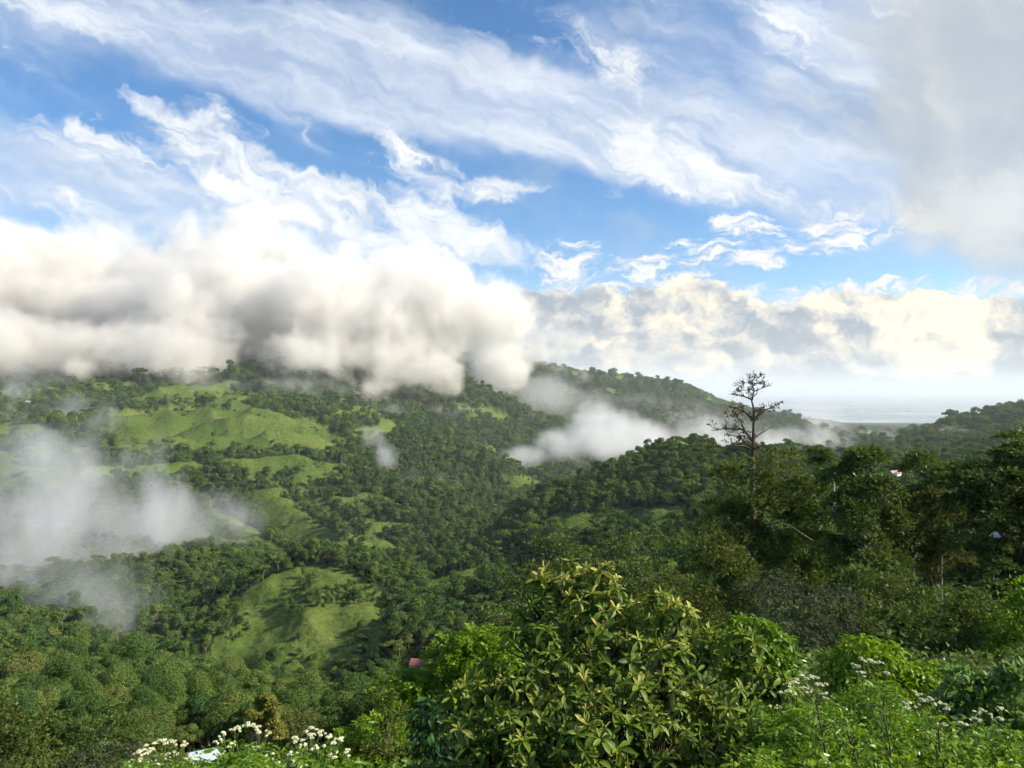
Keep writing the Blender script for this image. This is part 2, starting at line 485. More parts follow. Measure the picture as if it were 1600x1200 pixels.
_tab = np.stack([_pchip(np.log(np.array([a for a, _ in PROFILE[c]], float)), np.array([b for _, b in PROFILE[c]], float), _lgrid) for c in sorted(PROFILE)])
SPURS = [   # crest polylines (px, py, d) and side slope
    ([(285, 752, 1260), (345, 806, 1120), (400, 842, 1010), (478, 890, 860)], 0.62),
    ([(395, 764, 1260), (440, 788, 1160), (500, 832, 1040), (592, 886, 910)], 0.62),
    ([(465, 772, 1300), (520, 798, 1210), (570, 842, 1090), (608, 872, 1010)], 0.62),
    ([(330, 1008, 500), (370, 962, 545), (420, 914, 585), (460, 890, 605), (508, 880, 612), (550, 892, 600), (600, 940, 560)], 0.55),
    ([(508, 880, 612), (490, 945, 545), (455, 1015, 480)], 0.50),
    ([(540, 900, 600), (560, 955, 540), (575, 1015, 480)], 0.52),
    ([(810, 862, 720), (740, 893, 660), (655, 930, 600)], 0.50),
    ([(780, 915, 540), (720, 945, 500), (660, 985, 455)], 0.50),
    ([(560, 668, 1800), (650, 704, 1740), (760, 745, 1700), (872, 772, 1650)], 0.40),
    ([(180, 652, 1900), (300, 650, 1750), (400, 668, 1600), (470, 700, 1450)], 0.28),
]


def polar(x, y):
    r = np.sqrt(x * x + y * y)
    th = np.arctan2(x, y)
    tl = math.radians(44)
    thc = np.clip(th, -tl, tl)
    return CX + F * np.tan(thc), np.maximum(r * np.cos(thc), 2.0)


def height(x, y):
    x = np.asarray(x, dtype=float)
    y = np.asarray(y, dtype=float)
    px, d = polar(x, y)
    lx = np.clip((np.log(d) - _lgrid[0]) / (_lgrid[1] - _lgrid[0]), 0, len(_lgrid) - 1.001)
    li = lx.astype(int)
    lf = lx - li
    pc = np.clip(px, _cols[0], _cols[-1] - 1e-6)
    ci = np.clip(np.searchsorted(_cols, pc, side='right') - 1, 0, len(_cols) - 2)
    ct = (pc - _cols[ci]) / (_cols[ci + 1] - _cols[ci])
    im, ip = np.clip(ci - 1, 0, None), np.clip(ci + 2, None, len(_cols) - 1)

    def col(k):
        return _tab[k, li] * (1 - lf) + _tab[k, li + 1] * lf
    p0, p1, p2, p3 = col(im), col(ci), col(ci + 1), col(ip)
    h1 = _cols[ci + 1] - _cols[ci]
    m1 = np.where(ci > 0, (p2 - p0) / np.maximum(_cols[ci + 1] - _cols[im], 1) * h1, p2 - p1)
    m2 = np.where(ip > ci + 1, (p3 - p1) / np.maximum(_cols[ip] - _cols[ci], 1) * h1, p2 - p1)
    t2, t3 = ct * ct, ct * ct * ct
    py = (2 * t3 - 3 * t2 + 1) * p1 + (t3 - 2 * t2 + ct) * m1 + (-2 * t3 + 3 * t2) * p2 + (t3 - t2) * m2
    z = (CY - py) / F * d
    for (qx, qy, qd, rx, ry, dep) in [(450, 820, 1060, 190, 200, 34), (500, 940, 570, 130, 110, 26), (620, 960, 560, 60, 120, 16), (720, 930, 590, 90, 90, 22)]:
        c = at(qx, qy, qd)
        z = z - dep * np.exp(-((x - c.x) / rx) ** 2 - ((y - c.y) / ry) ** 2)
    for pts, k in SPURS:
        P3 = [at(*p) for p in pts]
        best = np.full(x.shape, -1e9)
        for a, b in zip(P3[:-1], P3[1:]):
            ab = np.array([b.x - a.x, b.y - a.y])
            t = np.clip(((x - a.x) * ab[0] + (y - a.y) * ab[1]) / (ab @ ab), 0, 1)
            dist = np.sqrt((x - a.x - t * ab[0]) ** 2 + (y - a.y - t * ab[1]) ** 2)
            w = 6.0 + 0.006 * a.y
            best = np.maximum(best, a.z + (b.z - a.z) * t - k * (np.sqrt(dist * dist + w * w) - w))
        s = 5.0
        z = np.where(best > z - 40, np.logaddexp(z / s, best / s) * s, z)
    amp = np.clip((d - 60) / 500, 0, 1)
    far = np.clip((d - 1800) / 2500, 0, 1)
    wx = x + 60 * fbm(x, y, 420, 2) * amp
    wy = y + 60 * fbm(x + 991, y - 333, 420, 2) * amp
    mid = np.clip((d - 500) / 500, 0, 1) * (1 - np.clip((d - 6500) / 4000, 0, 1))
    kn = at(500, 930, 575)
    mid = mid * (1 - 0.85 * np.exp(-((x - kn.x) ** 2 + (y - kn.y) ** 2) / (110.0 ** 2)))
    sx, sy = at(450, 820, 1060).x, 1060.0
    mid = mid * (1 - 0.6 * np.exp(-((x - sx) / 230.0) ** 2 - ((y - sy) / 190.0) ** 2))
    z = z + amp * (1 - 0.35 * mid) * 3.5 * fbm(x, y, 90, 4) + mid * (92 + 20 * far) * (spine(wx, wy) - 0.55) + mid * far * 30 * (ridged(wx, wy, 1500, 3) - 0.7) * 0.5
    z = z + np.clip((d - 300) / 200, 0, 1) * (1 - np.clip((d - 2500) / 1500, 0, 1)) * 5.0 * (ridged(wx, wy, 80.0, 3) - 0.75)
    z = z + 0.10 * fbm(x, y, 3.0, 3) * np.clip(d / 8, 0, 1)
    coast = np.clip((d - 12500) / 2500, 0, 1)
    return z * (1 - coast) + (z - 120 * coast) * coast


def project(x, y, z):
    yy = np.maximum(y, 0.5)
    return CX + F * x / yy, CY - F * z / yy


def in_poly(px, py, poly):
    ins = np.zeros(px.shape, dtype=bool)
    n = len(poly)
    for i in range(n):
        x1, y1 = poly[i]
        x2, y2 = poly[(i + 1) % n]
        c = ((y1 > py) != (y2 > py)) & (px < (x2 - x1) * (py - y1) / (y2 - y1 + 1e-9) + x1)
        ins ^= c
    return ins


# cleared pastures: outline as seen from the viewpoint and the range of distances on which it lies
PASTURE = [
    ([(160, 642), (300, 636), (410, 646), (450, 662), (560, 688), (520, 706), (420, 700), (330, 706), (250, 704), (180, 694)], 1300, 2300),
    ([(180, 690), (260, 698), (270, 712), (215, 715), (190, 705)], 1200, 1700),
    ([(-80, 668), (60, 667), (122, 676), (124, 688), (60, 684), (-80, 692)], 1200, 2000),
    ([(440, 655), (480, 655), (520, 672), (510, 684), (470, 672)], 1400, 2400),
    ([(-60, 600), (30, 610), (60, 626), (-60, 626)], 1900, 3200),
    ([(400, 758), (444, 768), (474, 798), (544, 848), (608, 884), (594, 898), (525, 892), (465, 862), (418, 820), (400, 785)], 850, 1350),
    ([(470, 770), (500, 780), (560, 825), (608, 870), (600, 880), (560, 850), (510, 806), (480, 790)], 950, 1350),
    ([(290, 752), (340, 792), (400, 828), (440, 855), (462, 870), (450, 880), (420, 868), (370, 842), (330, 812), (300, 778)], 820, 1320),
    ([(362, 938), (425, 902), (480, 884), (530, 886), (575, 904), (598, 930), (610, 980), (598, 1028), (520, 1044), (470, 1050), (315, 1050), (322, 1020), (350, 980), (372, 955)], 440, 640),
    ([(662, 912), (740, 885), (800, 862), (800, 876), (760, 905), (690, 930), (664, 930)], 560, 760),
    ([(664, 975), (700, 945), (752, 922), (752, 945), (720, 965), (670, 990)], 430, 620),
    ([(770, 745), (820, 742), (870, 768), (865, 785), (820, 772)], 1400, 2000),
    ([(820, 826), (880, 800), (930, 806), (960, 820), (930, 832), (850, 838)], 560, 880),
    ([(960, 800), (1060, 790), (1100, 800), (1060, 830), (980, 826)], 450, 800),
    ([(930, 780), (1000, 758), (1010, 766), (960, 790)], 700, 900),
    ([(640, 650), (720, 630), (800, 650), (800, 660), (720, 644)], 2500, 3300),
    ([(1020, 650), (1080, 645), (1090, 655), (1030, 660)], 4000, 6000),
    ([(540, 672), (590, 664), (625, 680), (600, 690), (560, 690)], 1500, 2200),
    ([(210, 628), (300, 626), (360, 634), (300, 640), (220, 640)], 1900, 2500),
]


def pasture_mask(x, y, z):
    px, py = project(x, y, z)
    jx = px + 14 * fbm(x, y, 120, 3) + 8 * fbm(x, y, 22, 2)
    jy = py + 7 * fbm(x + 50, y + 80, 120, 3) + 4 * fbm(x - 9, y + 5, 22, 2)
    m = np.zeros(x.shape, dtype=bool)
    for poly, d0, d1 in PASTURE:
        m |= in_poly(jx, jy, poly) & (y > d0) & (y < d1)
    px2 = px + 70 * fbm(x + 13, y + 7, 60, 3)
    clear = fbm(x + 400, y - 250, 330, 3) + 0.25 * fbm(x, y, 80, 2)
    wx = x + 60 * fbm(x, y, 420, 2)
    wy = y + 60 * fbm(x + 991, y - 333, 420, 2)
    sp_ = spine(wx, wy) + 0.30 * fbm(x, y, 55, 4, 0.65)
    m |= (sp_ + 0.55 * clear > 0.74) & (y > 840) & (y < 2350) & (px2 < 640)
    m |= (sp_ + 0.55 * clear > 0.84) & (y > 520 + 60 * fbm(x, y, 50, 2)) & (y < 900) & (px2 > 690)
    m |= (sp_ + 0.55 * clear > 0.90) & (y > 1000) & (y < 2350) & (px2 > 640)
    m |= (clear > 0.34) & (y > 2300) & (y < 5500)
    return m


def grid_ground():
    a = np.linspace(-41, 41, 620)
    b = np.concatenate([np.linspace(-180, -41, 60)[:-1], a, np.linspace(41, 180, 60)[1:]])
    th = np.radians(b[:-1])
    r = np.concatenate([np.geomspace(1.2, 60, 90)[:-1], np.geomspace(60, 400, 110)[:-1], np.geomspace(400, 7000, 430)[:-1], np.geomspace(7000, 17000, 60)])
    R, TH = np.meshgrid(r, th, indexing='ij')
    X, Y = R * np.sin(TH), R * np.cos(TH)
    Z = height(X, Y)
    nr, nt = R.shape
    idx = np.arange(nr * nt).reshape(nr, nt)
    q = np.stack([idx[:-1, :], np.roll(idx, -1, 1)[:-1, :], np.roll(idx, -1, 1)[1:, :], idx[1:, :]], axis=-1).reshape(-1, 4)
    V = np.stack([X, Y, Z], -1).reshape(-1, 3)
    c = len(V)
    V = np.vstack([V, [[0, 0, Z[0].mean()]]])
    T = np.stack([np.full(nt, c), np.roll(idx[0], -1), idx[0]], -1)
    return V, q, T


def ground_material():
    m, b, out = material("ground_grass_and_soil")
    at_ = b.new('ShaderNodeAttribute', attribute_name='pasture')
    geo = b.new('ShaderNodeNewGeometry')
    P = geo.outputs['Position']
    n1 = b.noise(P, 0.012, 6, 0.6)
    n2 = b.noise(P, 0.11, 6, 0.65)
    n3 = b.noise(P, 1.3, 5, 0.65)
    gr = b.ramp(b.math('ADD', b.math('MULTIPLY', n1, 0.65), b.math('MULTIPLY', n2, 0.35)), [(0.30, (0.055, 0.100, 0.022)), (0.46, (0.090, 0.138, 0.030)), (0.60, (0.130, 0.165, 0.042)), (0.75, (0.17, 0.160, 0.065))])
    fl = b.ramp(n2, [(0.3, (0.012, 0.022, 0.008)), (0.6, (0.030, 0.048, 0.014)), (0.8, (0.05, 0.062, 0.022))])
    n4 = b.noise(P, 0.02, 4, 0.5)
    soil = b.mapr(n4, 0.66, 0.74, 0, 0.45)
    gr = b.mixc(soil, gr, (0.17, 0.095, 0.05, 1))
    sz = b.new('ShaderNodeSeparateXYZ')
    b.put(sz.inputs[0], P)
    ter = b.math('SINE', b.math('ADD', b.math('MULTIPLY', sz.outputs[2], 2.4), b.math('MULTIPLY', b.noise(P, 0.03, 4, 0.6), 22.0)))
    gr = b.mixc(b.math('MULTIPLY', b.mapr(ter, 0.3, 0.95), b.mapr(n2, 0.35, 0.65, 0.1, 0.5)), gr, (0.045, 0.072, 0.020, 1))
    gr = b.mixc(b.mapr(b.noise(P, 0.22, 6, 0.75), 0.46, 0.70, 0, 0.8), gr, (0.040, 0.070, 0.018, 1))
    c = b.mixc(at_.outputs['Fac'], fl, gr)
    near = b.mixc(b.mapr(n3, 0.3, 0.7), (0.035, 0.06, 0.012, 1), (0.085, 0.12, 0.025, 1))
    ln = b.vmath('LENGTH', P)
    c = b.mixc(b.mapr(ln, 15, 70), near, c)
    bump = b.new('ShaderNodeBump')
    bump.inputs['Strength'].default_value = 0.8
    bump.inputs['Distance'].default_value = 6.0
    b.put(bump.inputs['Height'], b.math('ADD', n2, b.math('MULTIPLY', n3, 0.15)))
    bs = b.new('ShaderNodeBsdfDiffuse')
    b.put(bs.inputs[0], c)
    b.l.new(bump.outputs[0], bs.inputs['Normal'])
    b.l.new(bs.outputs[0], out.inputs[0])
    return m


GV, GQ, GT = grid_ground()
ground_me = mesh_np("terrain", GV, GQ, GT, [ground_material()], smooth=True)
_pm = pasture_mask(GV[:, 0], GV[:, 1], GV[:, 2]).astype(np.float32)
_at = ground_me.attributes.new('pasture', 'FLOAT', 'POINT')
_at.data.foreach_set('value', _pm)
ground = link("terrain", ground_me)
tag(ground, "green valley terrain with pastures running down to the coast", None, None, "structure")
BVH = BVHTree.FromPolygons([tuple(v) for v in GV[:-1].tolist()], GQ.tolist())


def seen(p, slack=1.0):
    d = p.length
    hit = BVH.ray_cast(Vector((0, 0, 0)), p.normalized(), d - slack)
    return hit[0] is None


def sea_sheet():
    m, b, out = material("sea_water")
    geo = b.new('ShaderNodeNewGeometry')
    P = geo.outputs['Position']
    n = b.noise(b.mapping(P, (0, 0, 0), (0, 0, rad(8)), (5200, 900, 1000)), 1.0, 6, 0.6)
    bs = b.new('ShaderNodeBsdfPrincipled')
    bs.inputs['Base Color'].default_value = (0.10, 0.15, 0.17, 1)
    b.put(bs.inputs['Roughness'], b.mapr(n, 0.35, 0.65, 0.12, 0.42, 'LINEAR'))
    bump = b.new('ShaderNodeBump')
    bump.inputs['Strength'].default_value = 0.25
    bump.inputs['Distance'].default_value = 30.0
    b.put(bump.inputs['Height'], b.noise(P, 0.004, 5, 0.6))
    b.l.new(bump.outputs[0], bs.inputs['Normal'])
    b.l.new(bs.outputs[0], out.inputs[0])
    n_ = 96
    rr = [9000, 16000, 30000, 60000, 120000]
    V, Q = [], []
    for r in rr:
        for k in range(n_):
            a = 2 * math.pi * k / n_
            V.append((r * math.sin(a), r * math.cos(a), SEA))
    for i in range(len(rr) - 1):
        for k in range(n_):
            a, c = i * n_ + k, i * n_ + (k + 1) % n_
            Q.append((a, c, c + n_, a + n_))
    o = link("sea", mesh_np("sea", V, Q, None, [m]))
    tag(o, "pale open sea below the far ridges", None, None, "structure")


sea_sheet()
# ------------------------------------------------------------------ foliage materials
def leaf_material(name, stops, transl=0.30, rough=None, gloss=0.0, tone=0.35, by_object=True):
    """Leaves: colour differs from tree to tree (object random) and from leaf to leaf (face attribute 'tone')."""
    m, b, out = material(name)
    oi = b.new('ShaderNodeObjectInfo')
    ta = b.new('ShaderNodeAttribute', attribute_name='tone')
    if by_object:
        f = b.math('ADD', b.math('MULTIPLY', oi.outputs['Random'], 1 - tone), b.math('MULTIPLY', ta.outputs['Fac'], tone))
    else:
        f = ta.outputs['Fac']
    c = b.ramp(f, stops)
    d = b.new('ShaderNodeBsdfDiffuse')
    b.put(d.inputs[0], c)
    t = b.new('ShaderNodeBsdfTranslucent')
    hs = b.new('ShaderNodeHueSaturation')
    hs.inputs['Hue'].default_value = 0.485
    hs.inputs['Saturation'].default_value = 1.1
    hs.inputs['Value'].default_value = 1.25
    b.put(hs.inputs['Color'], c)
    b.l.new(hs.outputs[0], t.inputs[0])
    mx = b.new('ShaderNodeMixShader')
    mx.inputs[0].default_value = transl
    b.l.new(d.outputs[0], mx.inputs[1])
    b.l.new(t.outputs[0], mx.inputs[2])
    o = mx.outputs[0]
    if gloss > 0:
        g = b.new('ShaderNodeBsdfGlossy')
        g.inputs['Roughness'].default_value = rough or 0.4
        g.inputs['Color'].default_value = (0.9, 0.95, 1.0, 1)
        m2 = b.new('ShaderNodeMixShader')
        lw = b.new('ShaderNodeLayerWeight')
        lw.inputs['Blend'].default_value = 0.35
        b.put(m2.inputs[0], b.math('MULTIPLY_ADD', lw.outputs['Fresnel'], gloss, gloss * 0.35))
        b.l.new(o, m2.inputs[1])
        b.l.new(g.outputs[0], m2.inputs[2])
        o = m2.outputs[0]
    b.l.new(o, out.inputs[0])
    return m


def bark_material(name, a, c, scale=9.0):
    m, b, out = material(name)
    tcn = b.new('ShaderNodeTexCoord')
    n = b.noise(b.mapping(tcn.outputs['Object'], (0, 0, 0), (0, 0, 0), (1, 1, 4.0)), scale, 6, 0.65)
    bs = b.new('ShaderNodeBsdfPrincipled')
    b.put(bs.inputs['Base Color'], b.mixc(b.mapr(n, 0.32, 0.68), (*a, 1), (*c, 1)))
    bs.inputs['Roughness'].default_value = 0.9
    bump = b.new('ShaderNodeBump')
    bump.inputs['Strength'].default_value = 0.5
    bump.inputs['Distance'].default_value = 0.03
    b.put(bump.inputs['Height'], n)
    b.l.new(bump.outputs[0], bs.inputs['Normal'])
    b.l.new(bs.outputs[0], out.inputs[0])
    return m


G_DARK = [(0.0, (0.036, 0.078, 0.028)), (0.30, (0.058, 0.112, 0.033)), (0.55, (0.086, 0.145, 0.036)), (0.78, (0.13, 0.185, 0.046)), (0.92, (0.16, 0.19, 0.055)), (1.0, (0.19, 0.18, 0.08))]
G_MID = [(0.0, (0.045, 0.082, 0.024)), (0.5, (0.060, 0.100, 0.024)), (0.85, (0.100, 0.140, 0.032)), (1.0, (0.15, 0.16, 0.05))]
G_PALE = [(0.0, (0.070, 0.115, 0.030)), (0.5, (0.110, 0.150, 0.040)), (1.0, (0.17, 0.19, 0.065))]
G_YELL = [(0.0, (0.15, 0.15, 0.030)), (0.5, (0.22, 0.20, 0.045)), (1.0, (0.28, 0.24, 0.07))]
M_FOREST = leaf_material("forest_leaves", G_DARK, 0.30)
M_MIDLEAF = leaf_material("mid_green_leaves", G_MID, 0.28)
M_PALELEAF = leaf_material("pale_green_leaves", G_PALE, 0.28)
M_YELLOWLEAF = leaf_material("yellow_green_leaves", G_YELL, 0.28)
M_BARK = bark_material("grey_bark", (0.10, 0.085, 0.065), (0.24, 0.21, 0.17))
M_DARKBARK = bark_material("dark_bark", (0.05, 0.04, 0.03), (0.13, 0.10, 0.075))


# ------------------------------------------------------------------ leaf clouds and tubes in numpy
def leaf_quads(rs, P, N, size, stretch=1.6, jitter=0.6, droop=0.0):
    """One kite-shaped leaf clump at each point P, its face roughly along N."""
    n = len(P)
    N = N + jitter * rs.normal(size=(n, 3))
    N /= np.linalg.norm(N, axis=1, keepdims=True) + 1e-9
    A = rs.normal(size=(n, 3))
    A[:, 2] -= droop
    A -= N * (A * N).sum(1, keepdims=True)
    A /= np.linalg.norm(A, axis=1, keepdims=True) + 1e-9
    Bv = np.cross(N, A)
    s = (np.asarray(size) * (0.6 + 0.8 * rs.rand(n)))[:, None]
    a, c = A * s * stretch * 0.5, Bv * s * 0.5
    k = N * s * 0.12
    V = np.stack([P - a, P - 0.1 * a + c - k, P + a, P - 0.1 * a - c - k], 1).reshape(-1, 3)
    Q = np.arange(n * 4).reshape(n, 4)
    return V, Q


def tube(pts, radii, sides=6):
    """Tapered tube along pts."""
    pts = [Vector(p) for p in pts]
    V, Q = [], []
    up = Vector((0.31, 0.17, 0.93)).normalized()
    for i, p in enumerate(pts):
        t = (pts[min(i + 1, len(pts) - 1)] - pts[max(i - 1, 0)]).normalized()
        u = t.cross(up)
        if u.length < 1e-3:
            u = t.cross(Vector((1, 0, 0)))
        u.normalize()
        w = t.cross(u)
        for k in range(sides):
            a = 2 * math.pi * k / sides
            V.append(p + (u * math.cos(a) + w * math.sin(a)) * radii[i])
    for i in range(len(pts) - 1):
        for k in range(sides):
            a, c = i * sides + k, i * sides + (k + 1) % sides
            Q.append((a, c, c + sides, a + sides))
    return np.array([tuple(v) for v in V]), np.array(Q)


def merge(parts):
    Vs, Qs, off = [], [], 0
    for V, Q in parts:
        Vs.append(V)
        Qs.append(Q + off)
        off += len(V)
    return np.vstack(Vs), np.vstack(Qs)


def set_tone(me, rs, vals=None):
    a = me.attributes.new('tone', 'FLOAT', 'FACE')
    a.data.foreach_set('value', (rs.rand(len(me.polygons)) if vals is None else np.asarray(vals)).astype(np.float32))


def crown_points(rs, shape, n, lobes):
    """Points and outward directions on a crown of many lobes. Crown about 1 wide, base of the tree at z = 0."""
    if shape == 'umbrella':
        zc, rz, rxy, lr = 0.80, 0.12, 0.42, 0.15
    elif shape == 'tall':
        zc, rz, rxy, lr = 0.80, 0.45, 0.24, 0.19
    elif shape == 'low':
        zc, rz, rxy, lr = 0.36, 0.24, 0.36, 0.20
    else:
        zc, rz, rxy, lr = 0.56, 0.33, 0.33, 0.17
    C = rs.normal(size=(lobes, 3))
    C /= np.linalg.norm(C, axis=1, keepdims=True)
    C *= (0.45 + 0.55 * rs.rand(lobes, 1))
    C = C * np.array([rxy, rxy, rz])
    C[:, 2] += zc
    R = lr * (0.55 + 0.95 * rs.rand(lobes))
    k = rs.choice(lobes, n, p=R ** 2 / (R ** 2).sum())
    Dn = rs.normal(size=(n, 3))
    Dn[:, 2] = np.where(Dn[:, 2] < -0.3, -Dn[:, 2] * rs.rand(n), Dn[:, 2])
    Dn /= np.linalg.norm(Dn, axis=1, keepdims=True)
    flat = np.array([1, 1, 0.62 if shape == 'umbrella' else 0.85])
    P = C[k] + Dn * (R[k] * (0.80 + 0.25 * rs.rand(n)))[:, None] * flat
    return P, Dn, C, R


def proto_tree(name, seed, shape, nleaf, mat, bark, size_px=0.055):
    rs = np.random.RandomState(seed)
    lobes = {'umbrella': 11, 'tall': 12, 'low': 12}.get(shape, 20)
    P, Nn, C, R = crown_points(rs, shape, nleaf, lobes)
    V, Q = leaf_quads(rs, P, Nn, np.full(nleaf, size_px), 1.35, 0.45)
    crown = mesh_np(name + "_crown", V, Q, None, [mat])
    set_tone(crown, rs)
    top = {'umbrella': 0.78, 'tall': 0.85, 'low': 0.38}.get(shape, 0.66)
    tr = [tube([(0, 0, -0.15), (0.01, 0.0, top * 0.4), (-0.005, 0.01, top)], [0.032, 0.024, 0.010], 6)]
    for c in C[:6]:
        tr.append(tube([(0, 0, top * 0.5), tuple(c * 0.5 + np.array([0, 0, top * 0.28])), tuple(c)], [0.014, 0.010, 0.004], 4))
    V, Q = merge(tr)
    trunk = mesh_np(name + "_trunk", V, Q, None, [bark], True)
    return trunk, crown


FAR_PROTO = bpy.data.collections.new("forest_kinds")          # not linked to the scene: only copied from
for i, shp in enumerate(['round', 'umbrella', 'round', 'tall', 'umbrella', 'low', 'round', 'round']):
    t_, c_ = proto_tree("forest_kind_%d" % i, 100 + i, shp, 900, M_FOREST, M_BARK, 0.058)
    _bm = bmesh.new()
    _bm.from_mesh(c_)
    _nl = len(_bm.faces)
    _me = bpy.data.meshes.new("forest_kind")
    V1 = np.array([v.co[:] for v in c_.vertices]); Q1 = np.array([p.vertices[:] for p in c_.polygons])
    V2 = np.array([v.co[:] for v in t_.vertices]); Q2 = np.array([p.vertices[:] for p in t_.polygons])
    _bm.free()
    Vm, Qm = merge([(V1, Q1), (V2, Q2)])
    _me = mesh_np("forest_kind", Vm, Qm, None, [M_FOREST, M_BARK], midx=np.concatenate([np.zeros(len(Q1)), np.ones(len(Q2))]))
    set_tone(_me, np.random.RandomState(i))
    FAR_PROTO.objects.link(bpy.data.objects.new("forest_kind_%d" % i, _me))


HOUSES = [(556, 1080, 412, 27), (655, 1043, 424, 18), (1398, 742, 900, 18), (42, 631, 1900, 9)]      # clearings round the valley houses


def scatter_forest():
    rs = np.random.RandomState(5)
    pts = []
    d = 75.0
    while d < 5200:
        s = max(4.8, 0.0051 * d)
        half = math.radians(38.5)
        n = int(2 * half * d / s)
        th = (np.arange(n) + rs.rand(n)) / n * 2 * half - half
        r = d + s * (rs.rand(n) - 0.5) * 1.3
        pts.append(np.stack([r * np.sin(th), r * np.cos(th), np.full(n, s)], -1))
        d += s * 0.95
    P = np.vstack(pts)
    x, y, s = P.T
    z = height(x, y)
    past = pasture_mask(x, y, z)
    px, py = project(x, y, z)
    dens = fbm(x, y, 260, 3) + 0.15
    keep = np.where(past, rs.rand(len(x)) < np.clip(0.9 * (fbm(x + 77, y - 31, 45, 2) - 0.2), 0.006, 0.45), rs.rand(len(x)) < np.clip(0.86 + 0.6 * dens, 0.45, 1.0))
    # clumps left standing on the grassy knoll and along its gullies
    for (cx_, cy_, rx_, ry_) in [(505, 935, 46, 14), (460, 950, 22, 12), (482, 912, 14, 14), (560, 930, 22, 16), (370, 985, 22, 16), (440, 1030, 60, 8), (560, 1000, 16, 20)]:
        keep |= (((px - cx_) / rx_) ** 2 + ((py - cy_) / ry_) ** 2 < 1) & (y > 430) & (y < 640) & (rs.rand(len(x)) < 0.9)
    # the near slope is planted by hand
    keep &= ~((y < 112) & (px > 640)) & ~((y < 95)) & (z > SEA + 20)
    for (hx, hy, hd, rr) in HOUSES:
        keep &= np.hypot(x - at(hx, hy, hd).x, y - hd) > 13
    cpx, cpy = project(x, y, z + 0.8 * s)
    for (hx, hy, hd, rr) in HOUSES:
        keep &= ~((np.abs(cpx - hx) < rr) & (cpy < hy + 8 + rr) & (cpy > hy - 75) & (y < hd + 6) & (y > hd - 0.4 * hd))
    x, y, z, s, past = x[keep], y[keep], z[keep], s[keep], past[keep]
    n = len(x)
    size = s * 1.65 * np.exp(rs.normal(size=n) * 0.30)
    size = np.clip(size, 0.75 * s, 3.6 * s)
    size = np.where(past, size * 0.6, size)
    size = np.maximum(size, 3.5)
    pxk = CX + F * x / y
    size = np.where((y > 380) & (y < 500) & (pxk > 330) & (pxk < 610), np.minimum(size, 7.0), size)
    size = np.where(y < 190, np.minimum(size, 4.5 + 0.03 * y), size)
    return x, y, z - 0.02 * size, size, rs


FX, FY, FZ, FS, _frs = scatter_forest()
_fpx, _fpy = project(FX, FY, FZ + FS * 0.8)
_ang = FS / FY
_cand = np.where((_fpx > 5) & (_fpx < 1595) & (_fpy < 1185) & (_fpy > 560) & (FY < 520) & ~((_fpx > 700) & (_fpy > 860)) & ~((_fpx > 1075) & (_fpy > 735)))[0]
_cand = _cand[np.argsort(-_ang[_cand])]
NEAR = []
for i in _cand:
    if len(NEAR) >= 290:
        break
    tp = Vector((FX[i], FY[i], FZ[i] + FS[i] * 0.85))
    if seen(tp, 3.0):
        NEAR.append(i)
NEARSET = np.zeros(len(FX), dtype=bool)
NEARSET[NEAR] = True


def forest_points():
    k = ~NEARSET
    x, y, z, s = FX[k], FY[k], FZ[k], FS[k]
    n = len(x)
    me = bpy.data.meshes.new("forest")
    me.vertices.add(n)
    me.vertices.foreach_set('co', np.stack([x, y, z], -1).astype(np.float32).ravel())
    rs = np.random.RandomState(8)
    a = me.attributes.new('turn', 'FLOAT_VECTOR', 'POINT')
    rot = np.zeros((n, 3), np.float32)
    rot[:, 2] = rs.rand(n) * 6.283
    rot[:, :2] = rs.normal(size=(n, 2)) * 0.06
    a.data.foreach_set('vector', rot.ravel())
    a = me.attributes.new('size', 'FLOAT_VECTOR', 'POINT')
    sc = np.stack([s, s, s * (0.85 + 0.4 * rs.rand(n))], -1).astype(np.float32)
    a.data.foreach_set('vector', sc.ravel())
    a = me.attributes.new('pick', 'INT', 'POINT')
    nk = len(FAR_PROTO.objects)
    # kinds gather in patches
    pk = np.clip(((fbm(x, y, 300, 3) + 0.6) / 1.2 * nk + rs.normal(size=n) * 1.6), 0, nk - 1).astype(np.int32)
    a.data.foreach_set('value', pk)
    o = link("forest", me)
    tag(o, "dense tropical forest covering the far slopes of the valley", None, None, "stuff")
    ng = bpy.data.node_groups.new("forest_scatter", 'GeometryNodeTree')
    ng.interface.new_socket("Geometry", in_out='INPUT', socket_type='NodeSocketGeometry')
    ng.interface.new_socket("Geometry", in_out='OUTPUT', socket_type='NodeSocketGeometry')
    N = ng.nodes
    gi, go = N.new('NodeGroupInput'), N.new('NodeGroupOutput')
    ci = N.new('GeometryNodeCollectionInfo')
    ci.inputs['Collection'].default_value = FAR_PROTO
    ci.inputs['Separate Children'].default_value = True
    ci.inputs['Reset Children'].default_value = True
    ip = N.new('GeometryNodeInstanceOnPoints')

    def attr(nm, ty):
        q = N.new('GeometryNodeInputNamedAttribute')
        q.data_type = ty
        q.inputs['Name'].default_value = nm
        return q.outputs['Attribute']
    L = ng.links.new
    L(gi.outputs[0], ip.inputs['Points'])
    L(ci.outputs[0], ip.inputs['Instance'])
    ip.inputs['Pick Instance'].default_value = True
    L(attr('pick', 'INT'), ip.inputs['Instance Index'])
    e2r = N.new('FunctionNodeEulerToRotation')
    L(attr('turn', 'FLOAT_VECTOR'), e2r.inputs[0])
    L(e2r.outputs[0], ip.inputs['Rotation'])
    L(attr('size', 'FLOAT_VECTOR'), ip.inputs['Scale'])
    L(ip.outputs[0], go.inputs[0])
    md = o.modifiers.new("scatter", 'NODES')
    md.node_group = ng
    print("forest instances", n)


forest_points()

